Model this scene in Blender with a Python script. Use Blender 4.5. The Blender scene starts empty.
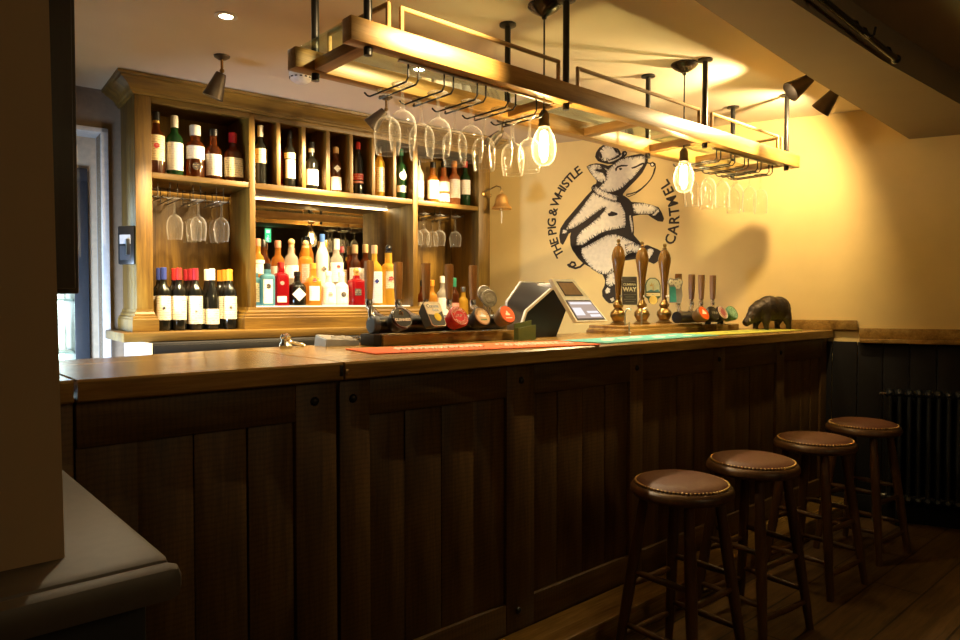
import bpy, bmesh, math, random
from mathutils import Vector, Matrix
from mathutils.geometry import tessellate_polygon
random.seed(7)
scn = bpy.context.scene
COL = scn.collection
R = math.radians
I4 = Matrix.Identity(4)
PM = {}                                   # object -> its world matrix

def rgb(c):                               # sRGB 0-255 -> linear
    return tuple(((v/255)/12.92 if v/255 <= .04045 else ((v/255+.055)/1.055)**2.4) for v in c)

# ------------------------------------------------------------------ materials
def nmat(name):
    m = bpy.data.materials.new(name); m.use_nodes = True
    n = m.node_tree.nodes; n.clear()
    return m, n, m.node_tree.links.new
def N(n, t, **k):
    x = n.new(t)
    for a, v in k.items():
        if a.startswith('i_'): x.inputs[a[2:].replace('_', ' ')].default_value = v
        else: setattr(x, a, v)
    return x
def col4(c): return (c[0], c[1], c[2], 1)
def ramp(n, stops):
    r = n.new('ShaderNodeValToRGB'); e = r.color_ramp.elements
    e[0].position, e[0].color = stops[0][0], col4(stops[0][1])
    e[1].position, e[1].color = stops[-1][0], col4(stops[-1][1])
    for p, c in stops[1:-1]:
        q = e.new(p); q.color = col4(c)
    return r

def plain(name, c, rough=.5, metal=0, spec=.5, bump=0, bscale=40, coat=0, var=1.):
    m, n, L = nmat(name)
    o = N(n, 'ShaderNodeOutputMaterial'); b = N(n, 'ShaderNodeBsdfPrincipled')
    tc = N(n, 'ShaderNodeTexCoord'); no = N(n, 'ShaderNodeTexNoise', i_Scale=bscale, i_Detail=4)
    L(tc.outputs['Object'], no.inputs['Vector'])
    rp = ramp(n, [(.3, tuple(v*(1-.1*var) for v in c)), (.7, tuple(min(1, v*(1+.06*var)) for v in c))])
    L(no.outputs['Fac'], rp.inputs['Fac']); L(rp.outputs['Color'], b.inputs['Base Color'])
    b.inputs['Roughness'].default_value = rough; b.inputs['Metallic'].default_value = metal
    b.inputs['Specular IOR Level'].default_value = spec; b.inputs['Coat Weight'].default_value = coat
    if bump:
        bp = N(n, 'ShaderNodeBump', i_Strength=bump, i_Distance=.01)
        L(no.outputs['Fac'], bp.inputs['Height']); L(bp.outputs['Normal'], b.inputs['Normal'])
    L(b.outputs[0], o.inputs[0]); return m

def wood(name, dark, mid, light, axis='Z', scale=1., rough=.45, bump=.15, spec=.5, saw=False):
    m, n, L = nmat(name)
    o = N(n, 'ShaderNodeOutputMaterial'); b = N(n, 'ShaderNodeBsdfPrincipled')
    tc = N(n, 'ShaderNodeTexCoord'); oi = N(n, 'ShaderNodeObjectInfo')
    off = N(n, 'ShaderNodeVectorMath', operation='SCALE'); cmb = N(n, 'ShaderNodeCombineXYZ')
    for k in 'XYZ': L(oi.outputs['Random'], cmb.inputs[k])
    L(cmb.outputs[0], off.inputs[0]); off.inputs['Scale'].default_value = 13.
    add = N(n, 'ShaderNodeVectorMath', operation='ADD')
    L(tc.outputs['Object'], add.inputs[0]); L(off.outputs[0], add.inputs[1])
    mp = N(n, 'ShaderNodeMapping'); s = [1, 1, 1]; s['XYZ'.index(axis)] = .07
    mp.inputs['Scale'].default_value = [v*scale for v in s]
    L(add.outputs[0], mp.inputs['Vector'])
    a = N(n, 'ShaderNodeTexNoise', i_Scale=16, i_Detail=5, i_Roughness=.6, i_Distortion=.6)
    f = N(n, 'ShaderNodeTexNoise', i_Scale=110, i_Detail=3, i_Roughness=.7)
    w = N(n, 'ShaderNodeTexNoise', i_Scale=2.2, i_Detail=2)
    L(mp.outputs[0], a.inputs['Vector']); L(mp.outputs[0], f.inputs['Vector']); L(add.outputs[0], w.inputs['Vector'])
    m1 = N(n, 'ShaderNodeMix', data_type='FLOAT'); m1.inputs[0].default_value = .35
    L(a.outputs['Fac'], m1.inputs[2]); L(f.outputs['Fac'], m1.inputs[3])
    m2 = N(n, 'ShaderNodeMix', data_type='FLOAT'); m2.inputs[0].default_value = .25
    L(m1.outputs[0], m2.inputs[2]); L(w.outputs['Fac'], m2.inputs[3])
    rp = ramp(n, [(.36, dark), (.5, mid), (.64, light)])
    L(m2.outputs[0], rp.inputs['Fac'])
    out = rp.outputs['Color']
    h = m2.outputs[0]
    if saw:                                # rough sawn boards: fine marks across the grain
        wv = N(n, 'ShaderNodeTexWave', i_Scale=22 if saw is True else saw, i_Distortion=3.5, i_Detail=3, bands_direction=axis)
        L(add.outputs[0], wv.inputs['Vector'])
        mm = N(n, 'ShaderNodeMix', data_type='RGBA', blend_type='MULTIPLY'); mm.inputs[0].default_value = .45
        L(out, mm.inputs[6])
        r2 = ramp(n, [(0, (.55, .55, .55)), (.6, (1, 1, 1))]); L(wv.outputs['Fac'], r2.inputs['Fac'])
        L(r2.outputs['Color'], mm.inputs[7]); out = mm.outputs[2]
    L(out, b.inputs['Base Color'])
    b.inputs['Roughness'].default_value = rough; b.inputs['Specular IOR Level'].default_value = spec
    bp = N(n, 'ShaderNodeBump', i_Strength=bump, i_Distance=.004)
    L(h, bp.inputs['Height']); L(bp.outputs['Normal'], b.inputs['Normal'])
    L(b.outputs[0], o.inputs[0]); return m

def clearglass(name, tint=(1, 1, 1), edge=(1, 1, 1), boost=1., edge_shine=0.):
    m, n, L = nmat(name)
    o = N(n, 'ShaderNodeOutputMaterial'); t = N(n, 'ShaderNodeBsdfTransparent'); g = N(n, 'ShaderNodeBsdfGlossy')
    df = N(n, 'ShaderNodeBsdfTranslucent'); df.inputs['Color'].default_value = (.95, .93, .88, 1); d2 = N(n, 'ShaderNodeBsdfDiffuse'); d2.inputs['Color'].default_value = (.95, .93, .88, 1)
    t.inputs['Color'].default_value = col4(tint); g.inputs['Color'].default_value = col4(edge); g.inputs['Roughness'].default_value = .03
    lw = N(n, 'ShaderNodeLayerWeight', i_Blend=.5); mx = N(n, 'ShaderNodeMixShader')
    pw = N(n, 'ShaderNodeMath', operation='POWER'); pw.inputs[1].default_value = 3.6
    mu = N(n, 'ShaderNodeMath', operation='MULTIPLY_ADD'); mu.inputs[1].default_value = .80*boost; mu.inputs[2].default_value = .035*boost; mu.use_clamp = True
    L(lw.outputs['Facing'], pw.inputs[0]); L(pw.outputs[0], mu.inputs[0]); L(mu.outputs[0], mx.inputs[0])
    e1 = N(n, 'ShaderNodeMixShader'); e1.inputs[0].default_value = .5; L(df.outputs[0], e1.inputs[1]); L(d2.outputs[0], e1.inputs[2])  # white scatter put into the edges imitates bright refraction
    e2 = N(n, 'ShaderNodeMixShader'); e2.inputs[0].default_value = edge_shine; L(g.outputs[0], e2.inputs[1]); L(e1.outputs[0], e2.inputs[2])
    L(t.outputs[0], mx.inputs[1]); L(e2.outputs[0], mx.inputs[2]); L(mx.outputs[0], o.inputs[0]); return m

def bottleglass(name, body, tint, clear):  # coloured glass: part see-through tint, part glossy body
    m, n, L = nmat(name)
    o = N(n, 'ShaderNodeOutputMaterial'); t = N(n, 'ShaderNodeBsdfTransparent'); b = N(n, 'ShaderNodeBsdfPrincipled')
    t.inputs['Color'].default_value = col4(tint)
    b.inputs['Base Color'].default_value = col4(body); b.inputs['Roughness'].default_value = .07
    b.inputs['Specular IOR Level'].default_value = .7
    tr = N(n, 'ShaderNodeBsdfTranslucent'); tr.inputs['Color'].default_value = col4(tint)
    m0 = N(n, 'ShaderNodeMixShader'); m0.inputs[0].default_value = .25
    L(b.outputs[0], m0.inputs[1]); L(tr.outputs[0], m0.inputs[2])
    mx = N(n, 'ShaderNodeMixShader'); mx.inputs[0].default_value = clear
    L(m0.outputs[0], mx.inputs[1]); L(t.outputs[0], mx.inputs[2]); L(mx.outputs[0], o.inputs[0]); return m

def emit(name, c, s):
    m, n, L = nmat(name)
    o = N(n, 'ShaderNodeOutputMaterial'); e = N(n, 'ShaderNodeEmission', i_Strength=s)
    e.inputs['Color'].default_value = col4(c); L(e.outputs[0], o.inputs[0]); return m

def paper(name, c, ink, amount=.35, sx=90, sz=160):   # a label: paper with rows of fine print
    m, n, L = nmat(name)
    o = N(n, 'ShaderNodeOutputMaterial'); b = N(n, 'ShaderNodeBsdfPrincipled', i_Roughness=.55)
    tc = N(n, 'ShaderNodeTexCoord'); mp = N(n, 'ShaderNodeMapping'); mp.inputs['Scale'].default_value = (sx, sx, sz)
    oi = N(n, 'ShaderNodeObjectInfo'); ad = N(n, 'ShaderNodeVectorMath', operation='ADD')
    L(tc.outputs['Object'], ad.inputs[0]); L(oi.outputs['Random'], ad.inputs[1])
    L(ad.outputs[0], mp.inputs['Vector'])
    no = N(n, 'ShaderNodeTexNoise', i_Scale=1., i_Detail=1); L(mp.outputs[0], no.inputs['Vector'])
    wv = N(n, 'ShaderNodeTexWave', i_Scale=26, bands_direction='Z'); L(ad.outputs[0], wv.inputs['Vector'])
    a = N(n, 'ShaderNodeMath', operation='GREATER_THAN'); a.inputs[1].default_value = .5; L(no.outputs['Fac'], a.inputs[0])
    w = N(n, 'ShaderNodeMath', operation='GREATER_THAN'); w.inputs[1].default_value = .7; L(wv.outputs['Fac'], w.inputs[0])
    mu = N(n, 'ShaderNodeMath', operation='MULTIPLY'); L(a.outputs[0], mu.inputs[0]); L(w.outputs[0], mu.inputs[1])
    m2 = N(n, 'ShaderNodeMath', operation='MULTIPLY'); m2.inputs[1].default_value = amount; L(mu.outputs[0], m2.inputs[0])
    mx = N(n, 'ShaderNodeMix', data_type='RGBA'); L(m2.outputs[0], mx.inputs[0])
    mx.inputs[6].default_value = col4(c); mx.inputs[7].default_value = col4(ink)
    L(mx.outputs[2], b.inputs['Base Color']); L(b.outputs[0], o.inputs[0]); return m

M = {}
OAK = ((.064, .030, .004), (.152, .080, .009), (.255, .146, .020))
DRK = ((.045, .021, .005), (.102, .052, .012), (.175, .094, .024))
TOP = ((.13, .068, .015), (.28, .160, .038), (.44, .27, .075))
for ax in 'XYZ':
    M['oak'+ax] = wood('cabinet oak '+ax, *OAK, axis=ax)
    M['bar'+ax] = wood('dark bar oak '+ax, *DRK, axis=ax, saw=True, rough=.5, bump=.3, scale=1.2)
    M['top'+ax] = wood('counter oak '+ax, *TOP, axis=ax, rough=.26, bump=.15)
M['edge'] = wood('sawn counter oak', *TOP, axis='X', rough=.5, bump=.3, saw=60)
M['beam'] = wood('gantry oak', (.21, .11, .024), (.37, .21, .052), (.50, .31, .09), axis='X', rough=.38, scale=1.6)
M['beamY'] = wood('gantry cross oak', (.18, .09, .024), (.32, .18, .05), (.44, .26, .09), axis='Y', rough=.45)
M['rail'] = wood('turned rail wood', (.26, .15, .05), (.40, .25, .09), (.52, .34, .14), axis='X', rough=.35)
M['stool'] = wood('stool wood', (.045, .02, .008), (.09, .042, .016), (.14, .07, .026), axis='Z', rough=.35)
M['handle'] = wood('tap handle wood', (.14, .06, .018), (.25, .12, .035), (.36, .19, .06), axis='Z', rough=.3, scale=2)
M['pump'] = wood('polished pump wood', (.10, .045, .008), (.18, .085, .014), (.26, .13, .026), axis='Z', rough=.18, scale=1.5)
M['leather'] = plain('brown leather', (.115, .038, .019), rough=.52, bump=.15, bscale=120)
M['brass'] = plain('brass', (.80, .56, .24), rough=.3, metal=1)
M['oldbrass'] = plain('aged brass', (.30, .19, .065), rough=.32, metal=1)
M['copper'] = plain('copper bell metal', (.92, .58, .20), rough=.42, metal=1)
M['chrome'] = plain('chrome', (.75, .75, .75), rough=.15, metal=1)
M['steel'] = plain('brushed steel', (.55, .54, .52), rough=.32, metal=1)
M['pewter'] = plain('pewter', (.36, .34, .30), rough=.42, metal=1, bump=.5, bscale=90)
M['iron'] = plain('dark iron', (.035, .033, .030), rough=.35, metal=.6)
M['spot'] = plain('bronze spot shade', (.085, .062, .040), rough=.4, metal=.5)
M['black'] = plain('black plastic', (.012, .012, .013), rough=.3)
M['blackmatt'] = plain('black matt paint', (.014, .013, .013), rough=.7)
M['white'] = plain('white plastic', (.80, .78, .74), rough=.35)
M['wallpaint'] = plain('cream wall paint', (.78, .585, .25), rough=.85, bump=.02, bscale=9, var=.25)
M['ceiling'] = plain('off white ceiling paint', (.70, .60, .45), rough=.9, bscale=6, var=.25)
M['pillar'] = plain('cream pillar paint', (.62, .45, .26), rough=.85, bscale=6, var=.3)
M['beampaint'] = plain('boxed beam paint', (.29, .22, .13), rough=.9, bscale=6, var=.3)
M['wainscot'] = plain('dark wainscot paint', (.009, .0075, .0075), rough=.8, spec=.25)
M['darkpost'] = wood('black stained wood', (.012, .009, .007), (.022, .017, .012), (.035, .026, .018), axis='Z')
M['ledge'] = plain('grey brown painted ledge', (.115, .095, .075), rough=.45)
M['ledgeside'] = plain('black painted half wall', (.012, .011, .010), rough=.6)
M['rad'] = plain('anthracite radiator', (.012, .013, .014), rough=.45)
M['mirror'] = plain('mirror silver', (.80, .76, .68), rough=.015, metal=1)
M['glass'] = clearglass('drinking glass', tint=(.97, .97, .96), boost=1.5, edge_shine=.45)
M['bulbglass'] = clearglass('bulb glass', tint=(1, .97, .90), boost=1.5, edge_shine=.25)
M['shelfglass'] = clearglass('shelf glass', tint=(.86, .93, .88), edge=(.9, 1, .93), boost=.8)
M['filament'] = emit('glowing filament', (1, .72, .36), 110)
M['downlight'] = emit('downlight lamp', (1, .82, .55), 60)
M['spotlamp'] = emit('spot lamp', (1, .8, .5), 20)
M['ledstrip'] = emit('warm led strip', (1, .74, .36), 14)
M['shelfglow'] = emit('shelf top glow', (1, .80, .50), 1.7)
M['fridgelight'] = emit('cooler lamp', (.78, .88, 1), 7)
M['exit'] = emit('green exit panel', (.06, .75, .28), 1.6)
M['exitwhite'] = emit('white exit pictogram', (.8, 1, .88), 1.6)
M['screen'] = plain('till screen glass', (.10, .10, .13), rough=.08)
M['screenlit'] = emit('lit till display', (.46, .34, .27), .9)
M['screenrow'] = emit('lit till keys', (.85, .80, .80), .9)
M['bronze'] = plain('dark bronze', (.052, .037, .024), rough=.42, metal=.6, bump=.5, bscale=55)
M['murdark'] = plain('mural dark brown paint', (.030, .020, .012), rough=.8)
M['murcream'] = plain('mural cream paint', (.88, .80, .62), rough=.85)
M['orange'] = plain('orange cloth runner', (.82, .12, .010), rough=.75)
M['teal'] = plain('teal cloth runner', (.10, .40, .38), rough=.75)
M['lime'] = plain('lime cloth runner', (.50, .50, .06), rough=.75)
M['palepr'] = plain('pale print', (.82, .78, .62), rough=.7)
M['greenpr'] = plain('dark green print', (.06, .16, .05), rough=.7)
M['cobalt'] = plain('blue foil', (.03, .05, .24), rough=.35)
M['redcap'] = plain('red wax', (.50, .015, .02), rough=.28)
M['redfoil'] = plain('red foil', (.42, .025, .02), rough=.35)
M['crimson'] = plain('crimson foil', (.26, .012, .02), rough=.35)
M['orangefoil'] = plain('orange foil', (.72, .28, .03), rough=.35)
M['goldfoil'] = plain('gold foil', (.66, .42, .10), rough=.3, metal=.6)
M['whitefoil'] = plain('white foil', (.82, .78, .68), rough=.4)
M['cork'] = plain('cork', (.58, .38, .18), rough=.7)
M['blackcap'] = plain('black cap', (.012, .011, .011), rough=.3)
M['bluecap'] = plain('blue cap', (.06, .16, .52), rough=.35)
M['pinkcap'] = plain('dusty pink cap', (.50, .22, .14), rough=.4)
M['greencap'] = plain('green cap', (.03, .22, .12), rough=.35)
M['lab_white'] = paper('white label', (.90, .87, .80), (.35, .3, .25), .25)
M['lab_cream'] = paper('cream label', (.80, .68, .42), (.18, .12, .06), .55)
M['lab_wine'] = paper('wine label', (.80, .74, .58), (.22, .16, .12), .45, 60, 130)
M['lab_dark'] = paper('dark label', (.05, .04, .04), (.6, .5, .3), .5)
M['lab_pink'] = paper('pink label', (.70, .28, .22), (.8, .6, .5), .5)
M['lab_red'] = paper('red label', (.45, .03, .03), (.8, .7, .5), .5)
M['bg_dark'] = bottleglass('near black bottle glass', (.010, .010, .008), (.1, .08, .04), .04)
M['bg_green'] = bottleglass('green bottle glass', (.012, .045, .014), (.10, .35, .10), .15)
M['bg_amber'] = bottleglass('amber spirit', (.30, .12, .018), (1, .58, .15), .4)
M['bg_whisky'] = bottleglass('dark whisky', (.055, .016, .004), (.75, .30, .07), .25)
M['bg_orange'] = bottleglass('orange spirit', (.56, .27, .04), (1, .70, .22), .42)
M['bg_yellow'] = bottleglass('yellow spirit', (.72, .42, .05), (1, .8, .25), .35)
M['bg_clear'] = bottleglass('clear spirit', (.62, .60, .52), (.96, .95, .90), .62)
M['bg_frost'] = bottleglass('frosted white bottle', (.85, .84, .80), (.95, .95, .92), .15)
M['bg_blue'] = bottleglass('pale blue bottle', (.16, .42, .55), (.45, .80, .92), .4)
M['bg_red'] = bottleglass('deep red bottle', (.30, .008, .012), (.75, .04, .05), .2)
M['bg_rose'] = bottleglass('rose wine bottle', (.50, .20, .07), (.95, .55, .30), .35)

# ------------------------------------------------------------------ mesh helpers
class MB:
    def __init__(self, frame=I4):
        self.bm = bmesh.new(); self.f = frame
    def face(self, pts):
        try: return self.bm.faces.new([self.bm.verts.new(p) for p in pts])
        except ValueError: return None
    def box(self, a, b, bev=0, mtx=None):
        lo = [min(p, q) for p, q in zip(a, b)]; hi = [max(p, q) for p, q in zip(a, b)]
        t = Matrix.Translation([(p+q)/2 for p, q in zip(lo, hi)]) @ Matrix.Diagonal([max(q-p, 1e-5) for p, q in zip(lo, hi)]+[1])
        r = bmesh.ops.create_cube(self.bm, size=1, matrix=t)
        vs = r['verts']
        if bev:
            es = list({e for v in vs for e in v.link_edges})
            q = bmesh.ops.bevel(self.bm, geom=es, offset=bev, segments=2, affect='EDGES', profile=.5)
            vs = list({v for f in q['faces'] for v in f.verts} | {v for v in vs if v.is_valid})
        if mtx: bmesh.ops.transform(self.bm, matrix=mtx, verts=vs)
        return self
    def loft(self, loops, closed=True, cap=True):
        L = [[self.bm.verts.new(p) for p in lp] for lp in loops]
        for A, B in zip(L, L[1:]):
            n = len(A)
            for i in range(n if closed else n-1):
                j = (i+1) % n
                try: self.bm.faces.new((A[i], A[j], B[j], B[i]))
                except ValueError: pass
        if cap and closed:
            for lp, rev in ((L[0], True), (L[-1], False)):
                pts = [v.co.copy() for v in lp]
                for tri in tessellate_polygon([pts]):
                    t = [lp[k] for k in tri]
                    try: self.bm.faces.new(t)
                    except ValueError: pass
        return self
    def lathe(self, prof, seg=24, c=(0, 0, 0), sq=2., mtx=I4, cap=True):
        loops = []
        for r, z in prof:
            lp = []
            for k in range(seg):
                t = 2*math.pi*k/seg; ct, st = math.cos(t), math.sin(t)
                q = r if sq == 2 else r/((abs(ct)**sq+abs(st)**sq)**(1/sq))
                lp.append(mtx @ Vector((c[0]+q*ct, c[1]+q*st, c[2]+z)))
            loops.append(lp)
        return self.loft(loops, True, cap)
    def tube(self, pts, r, seg=8, closed=False, cap=True):
        P = [Vector(p) for p in pts]; n = len(P)
        rs = r if isinstance(r, (list, tuple)) else [r]*n
        up = None; loops = []
        for i in range(n):
            d = (P[(i+1) % n]-P[i-1]) if closed else (P[min(i+1, n-1)]-P[max(i-1, 0)])
            if d.length < 1e-9: d = Vector((0, 0, 1))
            d.normalize()
            if up is None:
                up = Vector((0, 0, 1)) if abs(d.z) < .9 else Vector((1, 0, 0))
            up = (up-d*up.dot(d))
            if up.length < 1e-6: up = d.orthogonal()
            up.normalize(); s = d.cross(up)
            loops.append([P[i]+(up*math.cos(2*math.pi*k/seg)+s*math.sin(2*math.pi*k/seg))*rs[i] for k in range(seg)])
        if closed: loops.append(loops[0])
        return self.loft(loops, True, cap and not closed)
    def sph(self, c, r, seg=12, sc=(1, 1, 1), mtx=I4):
        t = mtx @ Matrix.Translation(c) @ Matrix.Diagonal((r*sc[0], r*sc[1], r*sc[2], 1))
        bmesh.ops.create_uvsphere(self.bm, u_segments=seg, v_segments=max(6, seg*2//3), radius=1, matrix=t); return self
    def prism(self, poly, fa, fb):        # poly 2-D; fa, fb map (u,v) to the two end planes
        return self.loft([[fa(*p) for p in poly], [fb(*p) for p in poly]])
    def flat(self, pts):                  # tessellated flat polygon
        P = [Vector(p) for p in pts]; vs = [self.bm.verts.new(p) for p in P]
        for t in tessellate_polygon([P]):
            try: self.bm.faces.new([vs[k] for k in t])
            except ValueError: pass
        return self
    def build(self, name, mat, parent=None, loc=None, rz=0, ang=38):
        if parent is not None: inv = PM[parent].inverted()
        elif loc is not None: inv = (Matrix.Translation(loc) @ Matrix.Rotation(rz, 4, 'Z')).inverted()
        else: inv = I4
        bmesh.ops.transform(self.bm, matrix=inv @ self.f, verts=self.bm.verts)
        bmesh.ops.remove_doubles(self.bm, verts=self.bm.verts, dist=1e-6)
        bmesh.ops.recalc_face_normals(self.bm, faces=self.bm.faces)
        me = bpy.data.meshes.new(name); self.bm.to_mesh(me); self.bm.free()
        me.materials.append(mat if not isinstance(mat, str) else M[mat])
        if ang and len(me.polygons):
            me.polygons.foreach_set('use_smooth', [True]*len(me.polygons)); me.set_sharp_from_angle(angle=R(ang))
        o = bpy.data.objects.new(name, me); COL.objects.link(o)
        PM[o] = I4
        if parent is not None:
            o.parent = parent; PM[o] = PM[parent]
        elif loc is not None:
            o.location = loc; o.rotation_euler = (0, 0, rz); PM[o] = Matrix.Translation(loc) @ Matrix.Rotation(rz, 4, 'Z')
        return o

def tag(o, label, cat, group=None):
    o['label'] = label; o['category'] = cat
    if group: o['group'] = group
    return o
def thing(name, label, cat, loc=(0, 0, 0), rz=0, group=None):
    o = bpy.data.objects.new(name, None); COL.objects.link(o)
    o.location = loc; o.rotation_euler = (0, 0, rz); o.empty_display_size = .05
    PM[o] = Matrix.Translation(loc) @ Matrix.Rotation(rz, 4, 'Z')
    return tag(o, label, cat, group)
def struct(mb, name, mat, **k):
    o = mb.build(name, mat, **k); o['kind'] = 'structure'; return o
def dup(src, loc, rz=None, label=None, group=None):
    r = src.copy(); COL.objects.link(r); r.location = loc
    if rz is not None: r.rotation_euler = (0, 0, rz)
    if label: r['label'] = label
    if group: r['group'] = group
    for ch in list(src.children):
        c = ch.copy(); COL.objects.link(c); c.parent = r
        for g in list(ch.children):
            d = g.copy(); COL.objects.link(d); d.parent = c
    PM[r] = Matrix.Translation(loc) @ Matrix.Rotation(r.rotation_euler.z, 4, 'Z')
    return r
def textmb(body, size, mtx, frame=I4, ext=.0004, bold=.0, align='CENTER'):
    cu = bpy.data.curves.new('lettering', 'FONT'); cu.body = body; cu.size = size; cu.extrude = ext
    cu.align_x = align; cu.align_y = 'CENTER'; cu.offset = bold; cu.resolution_u = 3
    ob = bpy.data.objects.new('lettering', cu); COL.objects.link(ob)
    dg = bpy.context.evaluated_depsgraph_get(); dg.update()
    me = bpy.data.meshes.new_from_object(ob.evaluated_get(dg))
    mb = MB(frame); mb.bm.from_mesh(me)
    bmesh.ops.transform(mb.bm, matrix=mtx, verts=mb.bm.verts)
    bpy.data.objects.remove(ob); bpy.data.meshes.remove(me); bpy.data.curves.remove(cu)
    return mb
def join(mbs):                            # gather several builders that make one part
    a = mbs[0]
    for b in mbs[1:]:
        me = bpy.data.meshes.new('t'); b.bm.to_mesh(me); a.bm.from_mesh(me); bpy.data.meshes.remove(me); b.bm.free()
    return a
def light(name, kind, loc, energy, color, aim=None, **k):
    d = bpy.data.lights.new(name, kind); d.energy = energy; d.color = color
    for a, v in k.items(): setattr(d, a, v)
    o = bpy.data.objects.new(name, d); COL.objects.link(o); o.location = loc
    if aim is not None: o.rotation_euler = Vector(aim).to_track_quat('-Z', 'Y').to_euler()
    return o
ORD = ['first', 'second', 'third', 'fourth', 'fifth', 'sixth', 'seventh', 'eighth', 'ninth']

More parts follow.
